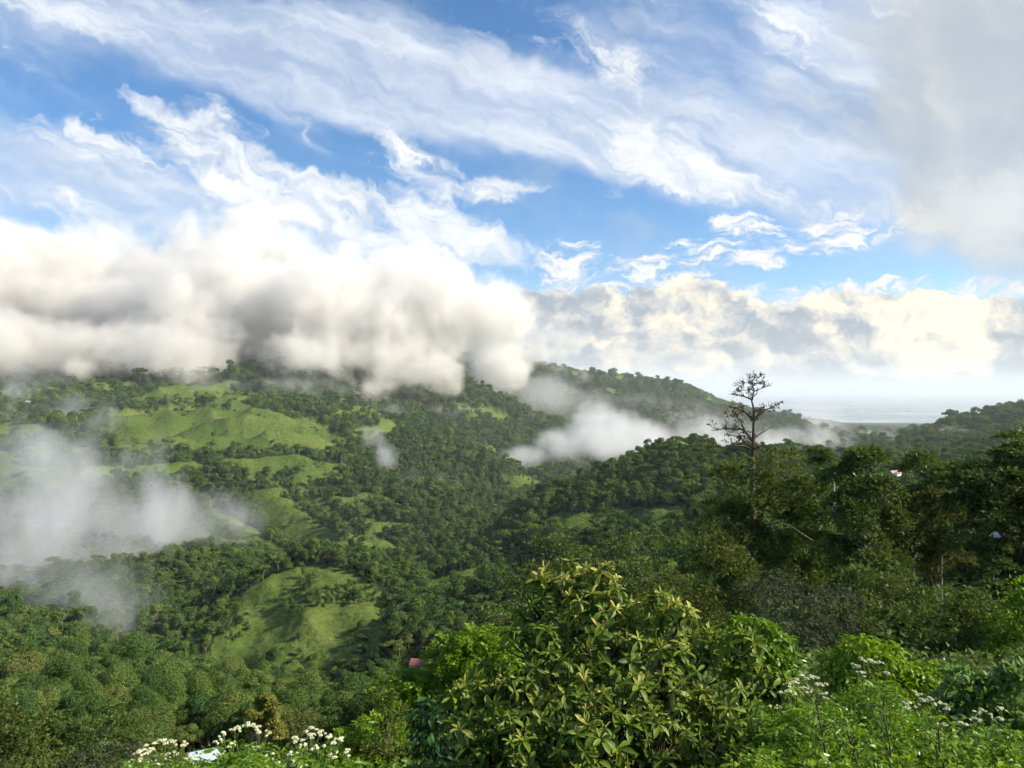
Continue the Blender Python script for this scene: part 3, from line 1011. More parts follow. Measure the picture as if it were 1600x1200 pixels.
# ------------------------------------------------------------------ the forest trees that show largest: one object each
KIND = {}
for nm, shp, mat, sd in [("dark rounded", 'round', M_FOREST, 1), ("flat-topped green", 'umbrella', M_MIDLEAF, 2), ("mid green bushy", 'round', M_MIDLEAF, 3), ("tall narrow dark", 'tall', M_FOREST, 4), ("pale green rounded", 'round', M_PALELEAF, 5), ("low spreading dark", 'low', M_FOREST, 6), ("dark flat-topped", 'umbrella', M_FOREST, 7)]:
    KIND[nm] = proto_tree(nm.replace(" ", "_").replace("-", "_"), 300 + sd, shp, 6500, mat, M_BARK, 0.0235)


def region(px, py):
    if py > 1090:
        return "on the slope just behind the white flowers" if px > 250 else "on the slope behind the corner shrubs"
    if px < 330:
        return "in the valley wood under the thick of the mist" if py < 1040 else "at the near edge of the misty valley wood"
    if px < 620 and py < 1035:
        return "on and around the grassy knoll"
    if px < 620:
        return "in the dark wood at the foot of the grassy knoll" if py < 1065 else "behind the lone yellow-green tree"
    if px < 820:
        return "in the side valley between the knoll and the near ridge"
    return "on the near ridge that slopes towards the valley"


_kn = list(KIND)
_krs = np.random.RandomState(77)
for i in NEAR:
    x, y, z, s = float(FX[i]), float(FY[i]), float(FZ[i]), float(FS[i])
    kf = fbm(np.array([x]), np.array([y]), 90, 2)[0] + _krs.normal() * 0.33
    k = _kn[int(np.clip((kf + 0.7) / 1.4 * len(_kn), 0, len(_kn) - 1))]
    px, py = float(_fpx[i]), float(_fpy[i])
    root = link("forest_tree", None, None, (x, y, z), _krs.rand() * 6.28, (s, s, s * (0.9 + 0.35 * _krs.rand())))
    reg = region(px, py)
    big = "small " if s < 9.3 else ("large " if s > 11.6 else "")
    tag(root, big + k + " tree " + reg, "tree", big + k + " trees " + reg)
    tm, cm = KIND[k]
    link("trunk", tm, root)
    link("crown", cm, root)
# ------------------------------------------------------------------ near vegetation: leaves, sprays, lobed trees
def gz(x, y):
    return float(height(np.array([x], float), np.array([y], float))[0])


def on_ground(px, d):
    x = (px - CX) / F * d
    return Vector((x, d, gz(x, d)))


def unit(a):
    return a / (np.linalg.norm(a, axis=-1, keepdims=True) + 1e-9)


def leaf_folds(rs, P, Dr, size, width=0.42, up=0.5, fold=0.25, curl=0.2):
    """Folded leaves: base at P, pointing along Dr, each two faces meeting at the midrib and a tip that bends down."""
    n = len(P)
    Dr = unit(Dr)
    U = np.tile(np.array([0, 0, 1.0]), (n, 1)) + 0.6 * rs.normal(size=(n, 3))
    S = unit(np.cross(Dr, U))
    Nn = np.cross(S, Dr)
    L = (np.asarray(size) * (0.65 + 0.7 * rs.rand(n)))[:, None]
    w = L * width * 0.5
    mid = P + Dr * L * 0.5 + Nn * L * 0.04
    tip = P + Dr * L - Nn * L * curl * rs.rand(n, 1)
    V = np.stack([P, mid, tip, P + Dr * L * 0.48 + S * w + Nn * L * fold * 0.4, P + Dr * L * 0.48 - S * w + Nn * L * fold * 0.4], 1).reshape(-1, 3)
    b = np.arange(n)[:, None] * 5
    Q = np.stack([b + [[0, 3, 2, 1]], b + [[0, 1, 2, 4]]], 1).reshape(-1, 4)
    return V, Q


def sprays(rs, P, Dr, length, pairs, lsize, droop=0.35, width=0.45):
    """Compound leaves: leaflets in pairs along a drooping rachis."""
    n = len(P)
    Dr = unit(Dr)
    S = unit(np.cross(Dr, np.array([0, 0, 1.0]) + 0.25 * rs.normal(size=(n, 3))))
    Ps, Ds = [], []
    for k in range(pairs):
        t = (k + 1.0) / pairs
        c = P + Dr * (length * t) + np.array([0, 0, -1.0]) * (droop * length * t * t)
        for sg in (-1, 1):
            Ps.append(c)
            Ds.append(S * sg + Dr * 0.75 + np.array([0, 0, -0.25]) + 0.18 * rs.normal(size=(n, 3)))
    P2, D2 = np.vstack(Ps), np.vstack(Ds)
    return leaf_folds(rs, P2, D2, np.full(len(P2), lsize), width)


def lobed_tree(name, label, cat, base, lobes, leaf, mat, bark, n, style='fold', trunk=0.14, group=None, seed=1, hole=None, gap=0.0, twigs=3, shell=0.75, sub=9, crown_name="crown"):
    """Tree or shrub: base (px, d); lobes (px, py, radius in photo px, distance offset, weight)."""
    rs = np.random.RandomState(seed)
    bx = on_ground(*base)
    root = link(name, None, None, bx)
    tag(root, label, cat, group)
    C = np.array([tuple(at(l[0], l[1], base[1] + l[3]) - bx) for l in lobes])
    R = np.array([l[2] / F * (base[1] + l[3]) for l in lobes])
    wt = R ** 2 * np.array([l[4] if len(l) > 4 else 1.0 for l in lobes])
    top = C[np.argmax(C[:, 2])]
    H = top[2]
    mid = C.mean(0)
    tw = [(0, 0, -0.3), (0.02 * H * rs.normal(), 0.02 * H * rs.normal(), H * 0.25), (mid[0] * 0.6, mid[1] * 0.6, H * 0.5), (top[0] * 0.85, top[1] * 0.85, H * 0.78), tuple(top)]
    tubes = [tube(tw, [trunk, trunk * 0.85, trunk * 0.62, trunk * 0.35, trunk * 0.10], 7)]
    tips, tdir, trad = [], [], []
    for c, r, w in zip(C, R, wt):
        f = 0.25 + 0.35 * rs.rand()
        st = Vector(tw[1]).lerp(Vector(tw[2]), min(1, f * 1.4))
        if c[2] < st.z + 0.1 * H:
            st = Vector(tw[1])
        cv = Vector(c)
        m1 = st.lerp(cv, 0.5) + Vector((0, 0, 0.08 * r)) + Vector(rs.normal(size=3) * 0.10 * r)
        tubes.append(tube([st, m1, cv], [trunk * 0.42, trunk * 0.28, trunk * 0.16], 5))
        # sub-clumps make the lobe lumpy
        dn = rs.normal(size=(sub, 3))
        dn[:, 2] = np.abs(dn[:, 2]) * 0.9 - 0.35
        dn = unit(dn)
        sc = c + dn * r * (0.45 + 0.35 * rs.rand(sub, 1))
        for q in range(min(sub, twigs + 2)):
            e = Vector(sc[q])
            tubes.append(tube([cv, cv.lerp(e, 0.55) + Vector(rs.normal(size=3) * 0.08 * r), e], [trunk * 0.14, trunk * 0.09, trunk * 0.03], 4))
        for q in range(sub):
            tips.append(sc[q])
            tdir.append(dn[q])
            trad.append(r * (0.34 + 0.26 * rs.rand()) * (1 if w > 0 else 0))
    V, Q = merge(tubes)
    link("trunk", mesh_np("trunk", V, Q, None, [bark], True), root)
    tips, tdir, trad = np.array(tips), np.array(tdir), np.array(trad)
    # n leaves over the sub-clumps
    wk = trad ** 2 * np.repeat([l[4] if len(l) > 4 else 1.0 for l in lobes], sub)
    k = rs.choice(len(tips), n, p=wk / wk.sum())
    dn = rs.normal(size=(n, 3))
    dn[:, 2] = np.where(dn[:, 2] < -0.4, -dn[:, 2], dn[:, 2])
    dn = unit(dn + 0.5 * tdir[k])
    rr = trad[k] * (shell + (1.05 - shell) * rs.rand(n))
    flat = 0.5 if style == 'layer' else 0.85
    P = tips[k] + dn * rr[:, None] * np.array([1.15, 1.15, flat])
    if gap > 0:
        nz = np.array([mnoise.noise(Vector(p) / max(R.mean() * 0.55, 0.05)) for p in P])
        kp = nz > -0.42 + gap * (rs.rand(n) - 0.2)
        P, dn, k = P[kp], dn[kp], k[kp]
    if hole is not None:
        W_ = P + np.array(bx)
        hx, hy = project(W_[:, 0], W_[:, 1], W_[:, 2])
        kp = ((hx - hole[0]) ** 2 + (hy - hole[1]) ** 2) > hole[2] ** 2
        P, dn, k = P[kp], dn[kp], k[kp]
    m = len(P)
    hv = np.array([0, 0, 1.0])
    if style == 'spray':
        V, Q = sprays(rs, P, dn * np.array([1, 1, 0.35]) + 0.3 * rs.normal(size=(m, 3)), leaf * 2.6, 5, leaf)
        per = 20
    elif style == 'droop':
        V, Q = leaf_folds(rs, P, dn * np.array([1, 1, 0.2]) - hv * 0.55 + 0.35 * rs.normal(size=(m, 3)), np.full(m, leaf), 0.40)
        per = 2
    elif style == 'layer':
        V, Q = leaf_folds(rs, P, dn * np.array([1, 1, 0.25]) + 0.35 * rs.normal(size=(m, 3)), np.full(m, leaf), 0.55)
        per = 2
    elif style == 'quad':
        V, Q = leaf_quads(rs, P, dn, np.full(m, leaf), 1.5, 0.7)
        per = 1
    else:
        V, Q = leaf_folds(rs, P, dn + 0.55 * rs.normal(size=(m, 3)), np.full(m, leaf), 0.48)
        per = 2
    me = mesh_np(crown_name, V, Q, None, [mat])
    nf = len(me.polygons)
    clump = rs.rand(len(tips))
    if style == 'spray':
        tv = np.repeat(np.tile(clump[k] * 0.45, 10), 2) + 0.55 * rs.rand(nf)
    else:
        tv = np.repeat(clump[k] * 0.45, per) + np.repeat(0.55 * rs.rand(m), per)
    set_tone(me, rs, tv)
    o = link(crown_name, me, root)
    o["kind"] = "stuff"
    return root


def stops(*cs):
    return [(i / (len(cs) - 1), c) for i, c in enumerate(cs)]


ML = lambda n, *cs, tr=0.3, gl=0.0: leaf_material(n, stops(*cs), tr, 0.38, gl, by_object=False)
L_DARK = ML("dark_tree_leaves", (0.036, 0.064, 0.018), (0.066, 0.108, 0.026), (0.102, 0.148, 0.038), (0.16, 0.19, 0.065), gl=0.015)
L_MIDG = ML("green_tree_leaves", (0.050, 0.088, 0.020), (0.086, 0.132, 0.030), (0.085, 0.130, 0.030), (0.13, 0.16, 0.05), gl=0.015)
L_OLIVE = ML("olive_tree_leaves", (0.042, 0.068, 0.018), (0.074, 0.105, 0.026), (0.108, 0.138, 0.036), (0.16, 0.165, 0.058))
L_BROWN = ML("brownish_tree_leaves", (0.042, 0.058, 0.018), (0.074, 0.094, 0.028), (0.105, 0.122, 0.038), (0.15, 0.14, 0.058))
L_LIME = ML("lime_leaves", (0.065, 0.135, 0.008), (0.115, 0.215, 0.012), (0.170, 0.290, 0.020), (0.26, 0.37, 0.04), tr=0.42, gl=0.03)
L_BRIGHT = ML("bright_green_leaves", (0.050, 0.125, 0.008), (0.090, 0.190, 0.012), (0.135, 0.255, 0.020), (0.21, 0.32, 0.05), tr=0.42, gl=0.04)
L_GREY = ML("grey_green_leaves", (0.035, 0.052, 0.028), (0.065, 0.085, 0.045), (0.11, 0.13, 0.075))
L_BLUEG = ML("cool_green_leaves", (0.070, 0.150, 0.030), (0.115, 0.215, 0.050), (0.170, 0.275, 0.085), (0.25, 0.34, 0.14), tr=0.38, gl=0.02)
L_SHINE = ML("shiny_dark_leaves", (0.010, 0.035, 0.010), (0.025, 0.075, 0.016), (0.050, 0.120, 0.025), gl=0.05)
L_YEL = ML("yellow_tree_leaves", (0.10, 0.13, 0.02), (0.17, 0.19, 0.04), (0.26, 0.26, 0.07), tr=0.35)

HOUSE_GAP = (1560, 836, 9)
# --- the tall wood on the near slope
WOOD = "trees of the wood on the near slope"
lobed_tree("wood_tree", "dark leafy tree with a high pointed top beside the bare tree", "tree", (1345, 76),
           [(1355, 728, 34, 0), (1330, 765, 44, 1), (1378, 782, 32, -1), (1320, 815, 46, 0), (1375, 830, 50, 2), (1345, 880, 52, -1), (1310, 870, 36, 2), (1395, 890, 40, 0), (1360, 712, 16, 0)],
           0.46, L_DARK, M_BARK, 17000, 'fold', 0.28, WOOD, 41, HOUSE_GAP, 0.2)
lobed_tree("wood_tree", "green rounded tree filling the gap next to the bare tree", "tree", (1255, 88),
           [(1255, 775, 40, 0), (1225, 800, 42, 2), (1285, 805, 38, -2), (1240, 850, 50, 0), (1285, 870, 44, 1), (1215, 880, 38, 0), (1260, 915, 46, -1), (1295, 765, 26, 3)],
           0.48, L_MIDG, M_BARK, 15000, 'fold', 0.24, WOOD, 42, None, 0.2)
lobed_tree("wood_tree", "thin olive tree with sparse brownish leaves around the bare trunk", "tree", (1165, 89),
           [(1165, 742, 42, 0, .6), (1130, 760, 32, 1, .5), (1210, 735, 34, -1, .35), (1180, 790, 48, 0, .7), (1125, 815, 42, 1, .7), (1165, 850, 50, 0, .8), (1110, 870, 36, -1, .8), (1200, 850, 40, 1, .8), (1245, 728, 22, 0, .25)],
           0.46, L_OLIVE, M_BARK, 11500, 'fold', 0.16, WOOD, 43, None, 0.5, shell=0.4)
lobed_tree("wood_tree", "brownish green tree with thin pale trunk in the wood", "tree", (1465, 78),
           [(1470, 780, 32, 0), (1440, 800, 34, 1), (1490, 815, 32, -1), (1450, 850, 42, 0), (1485, 875, 40, 1), (1440, 895, 36, -1)],
           0.44, L_BROWN, M_BARK, 9000, 'fold', 0.13, WOOD, 44, HOUSE_GAP, 0.4, shell=0.5)
lobed_tree("wood_tree", "green tree with loose crown between two darker wood trees", "tree", (1425, 92),
           [(1435, 735, 30, 0), (1412, 786, 32, 2), (1460, 760, 30, -2), (1425, 810, 44, 0), (1475, 740, 22, 0), (1400, 840, 40, 1)],
           0.48, L_MIDG, M_BARK, 11000, 'fold', 0.22, WOOD, 45, HOUSE_GAP, 0.3)
lobed_tree("wood_tree", "big dark tree with layered boughs at the edge of the wood", "tree", (1600, 66),
           [(1580, 712, 34, 0), (1620, 700, 44, 1), (1545, 745, 42, -1), (1600, 760, 48, 0), (1520, 790, 40, 1), (1570, 800, 46, -1), (1630, 800, 50, 0), (1530, 850, 42, 0), (1590, 860, 54, 1), (1640, 880, 50, 0), (1550, 910, 46, -2), (1610, 930, 48, 0), (1500, 760, 22, 0)],
           0.42, L_DARK, M_BARK, 22000, 'layer', 0.34, WOOD, 46, HOUSE_GAP, 0.2)
lobed_tree("wood_tree", "small palm-headed tree showing above the wood behind the bare tree", "tree", (1283, 150),
           [(1279, 706, 9, 0), (1288, 716, 8, 0), (1270, 722, 6, 0)], 0.5, L_MIDG, M_BARK, 260, 'spray', 0.12, WOOD, 47, None, 0.0, sub=4)
# --- lower trees and thickets under the wood
THICK = "thickets under the wood"
lobed_tree("thicket_shrub", "olive brown thicket under the bare tree", "shrub", (1110, 58),
           [(1100, 850, 34, 0), (1130, 890, 42, 1), (1085, 900, 36, 0), (1110, 950, 46, -1), (1160, 930, 44, 0), (1075, 960, 36, 0), (1060, 910, 26, 2), (1140, 985, 40, 0)],
           0.32, L_OLIVE, M_DARKBARK, 10000, 'fold', 0.10, THICK, 51, None, 0.45, shell=0.5)
lobed_tree("thicket_shrub", "grey twiggy thicket below the green rounded tree", "shrub", (1235, 46),
           [(1200, 935, 44, 0), (1250, 930, 40, 1), (1290, 965, 44, 0), (1230, 985, 50, -1), (1190, 990, 40, 0), (1275, 1015, 46, -2), (1310, 930, 32, 2), (1255, 1040, 40, -3)],
           0.24, L_GREY, M_BARK, 9500, 'droop', 0.07, THICK, 52, None, 0.5, shell=0.5, twigs=6)
lobed_tree("thicket_shrub", "dark shady thicket under the pointed wood tree", "shrub", (1360, 52),
           [(1340, 935, 42, 0), (1390, 930, 44, 1), (1420, 965, 44, 0), (1365, 980, 48, -2), (1330, 990, 36, 0), (1440, 1010, 40, -2)],
           0.28, L_DARK, M_DARKBARK, 10000, 'fold', 0.09, THICK, 53, None, 0.3)
lobed_tree("thicket_shrub", "mid green thicket at the foot of the brownish tree", "shrub", (1490, 44),
           [(1460, 960, 44, 1), (1500, 990, 48, 0), (1540, 965, 40, 0), (1480, 1030, 50, -2), (1540, 1030, 46, -2), (1440, 1030, 40, -1)],
           0.25, L_MIDG, M_DARKBARK, 10000, 'fold', 0.08, THICK, 54, None, 0.3)
lobed_tree("thicket_shrub", "leafy green thicket under the big layered tree", "shrub", (1600, 40),
           [(1580, 985, 44, 1), (1620, 960, 46, 0), (1600, 1030, 50, -1), (1560, 1060, 44, -2), (1640, 1040, 44, 0)],
           0.24, L_BRIGHT, M_DARKBARK, 8000, 'fold', 0.08, THICK, 55, None, 0.3)
lobed_tree("dark_tree", "dark tree with two tufted tops behind the large-leaved shrub", "tree", (935, 26),
           [(875, 868, 34, 0), (910, 880, 30, 1), (955, 862, 26, 0), (1000, 860, 30, 0), (980, 895, 38, -1), (1015, 905, 30, 0), (850, 900, 34, 1), (820, 925, 34, 0), (790, 930, 30, 0), (780, 965, 32, -1), (930, 930, 44, -1), (1030, 950, 40, 0), (770, 1000, 26, 0), (1000, 980, 50, 0), (860, 960, 50, 0), (840, 852, 18, 0)],
           0.115, L_DARK, M_DARKBARK, 11500, 'fold', 0.12, None, 56, None, 0.35)
lobed_tree("thicket_shrub", "olive shrub behind the shoulder of the large-leaved shrub", "shrub", (1045, 33),
           [(1040, 915, 30, 0), (1070, 935, 34, 1), (1020, 940, 26, 0), (1060, 980, 40, -1), (1100, 990, 34, 0), (1040, 1020, 40, -1)],
           0.15, L_OLIVE, M_DARKBARK, 3600, 'fold', 0.05, THICK, 57, None, 0.45)
# --- bright shrubs
BR = "bright green shrubs on the near bank"
lobed_tree("bright_shrub", "upright bright green shrub with drooping leaves next to the large-leaved shrub", "shrub", (1185, 14),
           [(1165, 985, 24, 0), (1190, 1000, 32, 0), (1160, 1020, 30, 0.3), (1205, 1035, 36, 0), (1220, 1015, 22, -.2), (1175, 1060, 40, 0), (1215, 1075, 30, 0), (1150, 1050, 30, 0)],
           0.135, L_BRIGHT, M_DARKBARK, 4200, 'droop', 0.035, BR, 61, None, 0.1)
lobed_tree("bright_shrub", "wide bright green shrub with drooping leaves below the thickets", "shrub", (1390, 12.5),
           [(1345, 1025, 30, 0), (1320, 1045, 34, 0), (1380, 1040, 38, 0.3), (1310, 1080, 34, 0), (1350, 1080, 40, 0), (1410, 1065, 36, 0), (1450, 1070, 36, 0.3), (1480, 1085, 34, 0), (1505, 1090, 26, 0), (1430, 1105, 40, 0), (1385, 1110, 44, 0), (1330, 1120, 40, 0), (1480, 1125, 40, 0)],
           0.125, L_LIME, M_DARKBARK, 7200, 'droop', 0.04, BR, 62, None, 0.1)
lobed_tree("feathery_bush", "lime green feathery bush behind the flank of the large-leaved shrub", "bush", (715, 17),
           [(705, 1035, 32, 0), (745, 1018, 36, 0), (785, 1010, 26, 0), (645, 1075, 30, 0), (705, 1065, 42, 0), (760, 1055, 40, 0), (625, 1080, 30, 0), (670, 1100, 44, 0), (720, 1110, 44, 0), (640, 1130, 34, 0)],
           0.085, L_LIME, M_DARKBARK, 2300, 'spray', 0.06, None, 63, None, 0.0, sub=8)
lobed_tree("feathery_bush", "low lime green bush at the bottom edge beside the white flowers", "bush", (575, 11),
           [(600, 1150, 30, 0), (560, 1165, 34, 0), (535, 1185, 30, 0), (610, 1190, 36, 0), (570, 1205, 40, 0)],
           0.055, L_LIME, M_DARKBARK, 1700, 'spray', 0.03, None, 64, None, 0.0, sub=8)
lobed_tree("dry_shrub", "straggly yellowish brown shrub before the feathery bush", "shrub", (605, 9.5),
           [(600, 1090, 24, 0, .6), (625, 1125, 26, 0, .6), (610, 1165, 34, 0, .7), (640, 1180, 28, 0, .7)],
           0.055, L_OLIVE, M_DARKBARK, 1500, 'fold', 0.018, None, 65, None, 0.5, shell=0.2, twigs=6)
lobed_tree("glossy_shrub", "dark glossy climbing shrub at the foot of the large-leaved shrub", "shrub", (690, 8),
           [(680, 1105, 24, 0), (665, 1140, 30, 0), (700, 1150, 32, 0), (680, 1190, 40, 0), (650, 1185, 28, 0), (725, 1190, 36, 0)],
           0.10, L_SHINE, M_DARKBARK, 1100, 'droop', 0.03, None, 66, None, 0.1)
lobed_tree("broadleaf_weed", "cool green large-leaved weed at the edge of the bank", "plant", (1550, 6.5),
           [(1500, 1055, 18, 0), (1520, 1090, 30, 0), (1480, 1115, 26, 0), (1560, 1085, 30, 0), (1595, 1070, 30, 0), (1540, 1130, 40, 0), (1600, 1130, 44, 0), (1490, 1160, 40, 0), (1570, 1180, 44, 0)],
           0.085, L_BLUEG, M_DARKBARK, 3200, 'fold', 0.02, None, 67, None, 0.15)
# --- shrubs low on the other side
LS = "shrubs at the bottom of the slope"
lobed_tree("slope_shrub", "dark olive shrub in the bottom corner below the mist", "shrub", (25, 20),
           [(20, 1120, 34, 0), (55, 1130, 28, 0), (-10, 1150, 36, 0), (40, 1165, 38, 0), (75, 1180, 28, 0), (0, 1190, 40, 0)],
           0.11, L_OLIVE, M_DARKBARK, 4200, 'fold', 0.04, LS, 71, None, 0.3)
lobed_tree("slope_shrub", "mid green shrub beside the dark olive corner shrub", "shrub", (150, 26),
           [(120, 1150, 30, 0), (160, 1140, 32, 0), (200, 1150, 34, 0), (235, 1160, 28, 0), (140, 1180, 36, 0), (190, 1190, 38, 0), (90, 1190, 32, 0)],
           0.13, L_MIDG, M_DARKBARK, 4200, 'fold', 0.04, LS, 72, None, 0.45, shell=0.4)
lobed_tree("slope_shrub", "grey twiggy shrub in front of the mid green shrub", "shrub", (210, 15),
           [(180, 1185, 24, 0, .5), (220, 1180, 24, 0, .5), (150, 1195, 26, 0, .5), (250, 1195, 26, 0, .5), (120, 1200, 24, 0, .5)],
           0.08, L_GREY, M_BARK, 1200, 'fold', 0.02, LS, 73, None, 0.6, shell=0.2, twigs=7)
lobed_tree("yellow_tree", "lone yellow-green tree standing before the dark valley wood", "tree", (418, 90),
           [(415, 1095, 14, 0), (405, 1112, 16, 0), (428, 1110, 16, 0), (415, 1130, 20, 0), (435, 1145, 18, 0), (400, 1140, 14, 0)],
           0.26, L_YEL, M_BARK, 5200, 'quad', 0.13, None, 74)


# ------------------------------------------------------------------ bare tree with tufts of air plants
def bare_tree():
    d = 95.0
    base = on_ground(1172, d)
    root = link("bare_tree", None, None, base)
    tag(root, "tall nearly leafless tree with brown tufts on its boughs above the wood", "tree")
    rs = np.random.RandomState(9)

    def P(cx, cy, dd=0.0):
        return at(1080 + cx / 6.154, 560 + cy / 6.154, d + dd) - base
    trunk = [Vector((0, 0, -0.4)), P(585, 1500), P(588, 1150), P(592, 940), P(596, 800), P(600, 640), P(600, 480), P(580, 400), P(600, 320), P(590, 230), P(586, 180)]
    tubes = [tube(trunk, [0.46, 0.40, 0.34, 0.30, 0.24, 0.17, 0.13, 0.10, 0.075, 0.04, 0.02], 8)]
    boughs = [
        ([(602, 770), (640, 740), (700, 700), (780, 655)], 0.10, 0.1), ([(602, 610), (650, 540), (700, 500), (770, 470), (850, 430)], 0.11, 0.55), ([(600, 510), (640, 500), (720, 490), (790, 480)], 0.06, 0.5),
        ([(596, 590), (540, 540), (500, 500), (430, 480), (340, 460)], 0.12, 0.8), ([(580, 395), (520, 370), (440, 345), (360, 345)], 0.09, 0.7),
        ([(600, 320), (650, 300), (720, 270), (760, 260)], 0.05, 0.4), ([(592, 890), (540, 855), (490, 840), (420, 845), (360, 870), (290, 850), (220, 840), (150, 880)], 0.14, 1.0),
        ([(594, 800), (520, 710), (480, 680), (400, 680), (330, 670), (250, 690), (190, 690)], 0.13, 0.9), ([(520, 710), (490, 640), (470, 590), (430, 565), (370, 560), (300, 575)], 0.08, 0.9),
        ([(590, 240), (550, 235), (500, 230), (460, 250)], 0.04, 0.6), ([(590, 260), (620, 240), (680, 240), (700, 225)], 0.04, 0.6), ([(588, 220), (560, 190), (545, 180)], 0.03, 0.5), ([(588, 215), (625, 205), (640, 190)], 0.03, 0.5),
        ([(560, 850), (500, 790), (480, 760), (400, 740), (340, 735)], 0.07, 0.7), ([(590, 300), (540, 300), (480, 315), (440, 310)], 0.04, 0.6), ([(605, 880), (640, 860), (680, 830)], 0.05, 0.6), ([(590, 400), (600, 360), (640, 330)], 0.03, 0.3),
        ([(480, 840), (500, 800), (490, 770)], 0.05, 0.8),
    ]
    tp, td = [], []
    for pts, r0, tuft in boughs:
        dd = rs.normal() * 1.0
        pp = [P(*pts[0])] + [P(x, y, dd * (i + 1) / len(pts)) for i, (x, y) in enumerate(pts[1:])]
        rr = [1.35 * r0 * (1 - 0.78 * i / (len(pp) - 1)) for i in range(len(pp))]
        tubes.append(tube(pp, rr, 6))
        for a, c in zip(pp[:-1], pp[1:]):
            seg = c - a
            for _ in range(max(2, int(seg.length / 0.45))):
                t = rs.rand()
                o = a.lerp(c, t)
                v = Vector((rs.normal() * 0.45 + 0.2 * np.sign(seg.x), rs.normal() * 0.4, 0.5 + 0.6 * rs.rand())) * (0.45 + 0.6 * rs.rand())
                k1 = o + v * 0.5 + Vector(rs.normal(size=3) * 0.12)
                e = o + v
                tubes.append(tube([o, k1, e], [0.045, 0.034, 0.016], 3))
                if rs.rand() < 0.7:
                    e2 = k1 + Vector((rs.normal() * 0.35, rs.normal() * 0.3, 0.3 * rs.rand()))
                    tubes.append(tube([k1, e2], [0.018, 0.008], 3))
                if rs.rand() < tuft * 1.3:
                    q = o if rs.rand() < 0.6 else e
                    n = rs.randint(6, 16)
                    tp.append(np.array(q)[None] + rs.normal(size=(n, 3)) * np.array([0.2, 0.2, 0.16]))
                    td.append(rs.normal(size=(n, 3)) + np.array([0, 0, 0.25]))
    V, Q = merge(tubes)
    link("trunk", mesh_np("trunk", V, Q, None, [M_DARKBARK], True), root)
    tp, td = np.vstack(tp), np.vstack(td)
    V, Q = leaf_folds(rs, tp, td, np.full(len(tp), 0.36), 0.5)
    me = mesh_np("tuft_foliage", V, Q, None, [ML("tuft_leaves", (0.05, 0.030, 0.016), (0.10, 0.055, 0.030), (0.12, 0.09, 0.04), (0.08, 0.10, 0.035))])
    set_tone(me, rs)
    link("tuft_foliage", me, root)["kind"] = "stuff"


bare_tree()


# ------------------------------------------------------------------ bare slanting poles and pale trunks in the wood
def snag(label, pts, r, d, bark):
    base = at(*pts[0], d)
    root = link("dead_trunk", None, None, base)
    tag(root, label, "dead tree", "pale dead trunks in the wood")
    pp = [at(x, y, d) - base for x, y in pts]
    rs = np.random.RandomState(int(pts[0][0]))
    tb = [tube(pp, [r * (1 - 0.7 * i / (len(pp) - 1)) for i in range(len(pp))], 6)]
    link("trunk", mesh_np("trunk", *tb[0], None, [bark], True), root)
    br = []
    for _ in range(4):
        t = 0.35 + 0.6 * rs.rand()
        o = pp[0].lerp(pp[-1], t)
        br.append(tube([o, o + Vector((rs.normal() * 0.5, rs.normal() * 0.4, 0.4)) * (r * 9)], [r * 0.3, r * 0.08], 4))
        link("branch", mesh_np("branch", *br[-1], None, [bark], True), root)


M_PALEBARK = bark_material("pale_bark", (0.28, 0.25, 0.20), (0.50, 0.46, 0.38))
snag("straight pale trunk standing below the brownish tree", [(1470, 1000), (1470, 930), (1471, 870)], 0.16, 70, M_PALEBARK)
snag("short pale trunk at the edge of the shady thicket", [(1522, 1010), (1523, 960), (1524, 930)], 0.13, 62, M_PALEBARK)
snag("broken pale stub poking out of the green rounded tree", [(1302, 800), (1302, 770), (1303, 735)], 0.20, 80, M_PALEBARK)
snag("long bare bough lying aslant over the thickets", [(1270, 845), (1240, 825), (1212, 812)], 0.05, 72, M_BARK)


# ------------------------------------------------------------------ the large-leaved shrub: rosettes of leaves at the branch ends
def leaf_shape(bend, width, fold):
    """One blade 1 long along +Y, face up, bending down towards the tip."""
    ts = [0.0, 0.12, 0.32, 0.55, 0.76, 0.92, 1.0]
    ws = [0.018, 0.05, 0.115, 0.165, 0.15, 0.075, 0.0]
    V, Q = [], []
    for t, w in zip(ts, ws):
        y, z = t - 0.12 * bend * t * t, -bend * t * t * 0.55
        V += [(-w * width, y, z + fold * w), (0, y, z), (w * width, y, z + fold * w)]
    for i in range(len(ts) - 1):
        a = i * 3
        Q += [(a, a + 1, a + 4, a + 3), (a + 1, a + 2, a + 5, a + 4)]
    return np.array(V, float), np.array(Q)


L_OLD = leaf_material("old_shrub_leaves", stops((0.045, 0.088, 0.012), (0.082, 0.142, 0.016), (0.125, 0.188, 0.024), (0.18, 0.235, 0.04)), 0.24, 0.45, 0.03, tone=0.3)
L_NEW = leaf_material("young_shrub_leaves", stops((0.18, 0.24, 0.034), (0.29, 0.33, 0.06), (0.43, 0.43, 0.11), (0.58, 0.54, 0.22)), 0.40, 0.45, 0.02, tone=0.3)
L_MIDA = leaf_material("grown_shrub_leaves", stops((0.080, 0.140, 0.014), (0.125, 0.190, 0.022), (0.18, 0.240, 0.035), (0.25, 0.29, 0.06)), 0.32, 0.45, 0.025, tone=0.3)


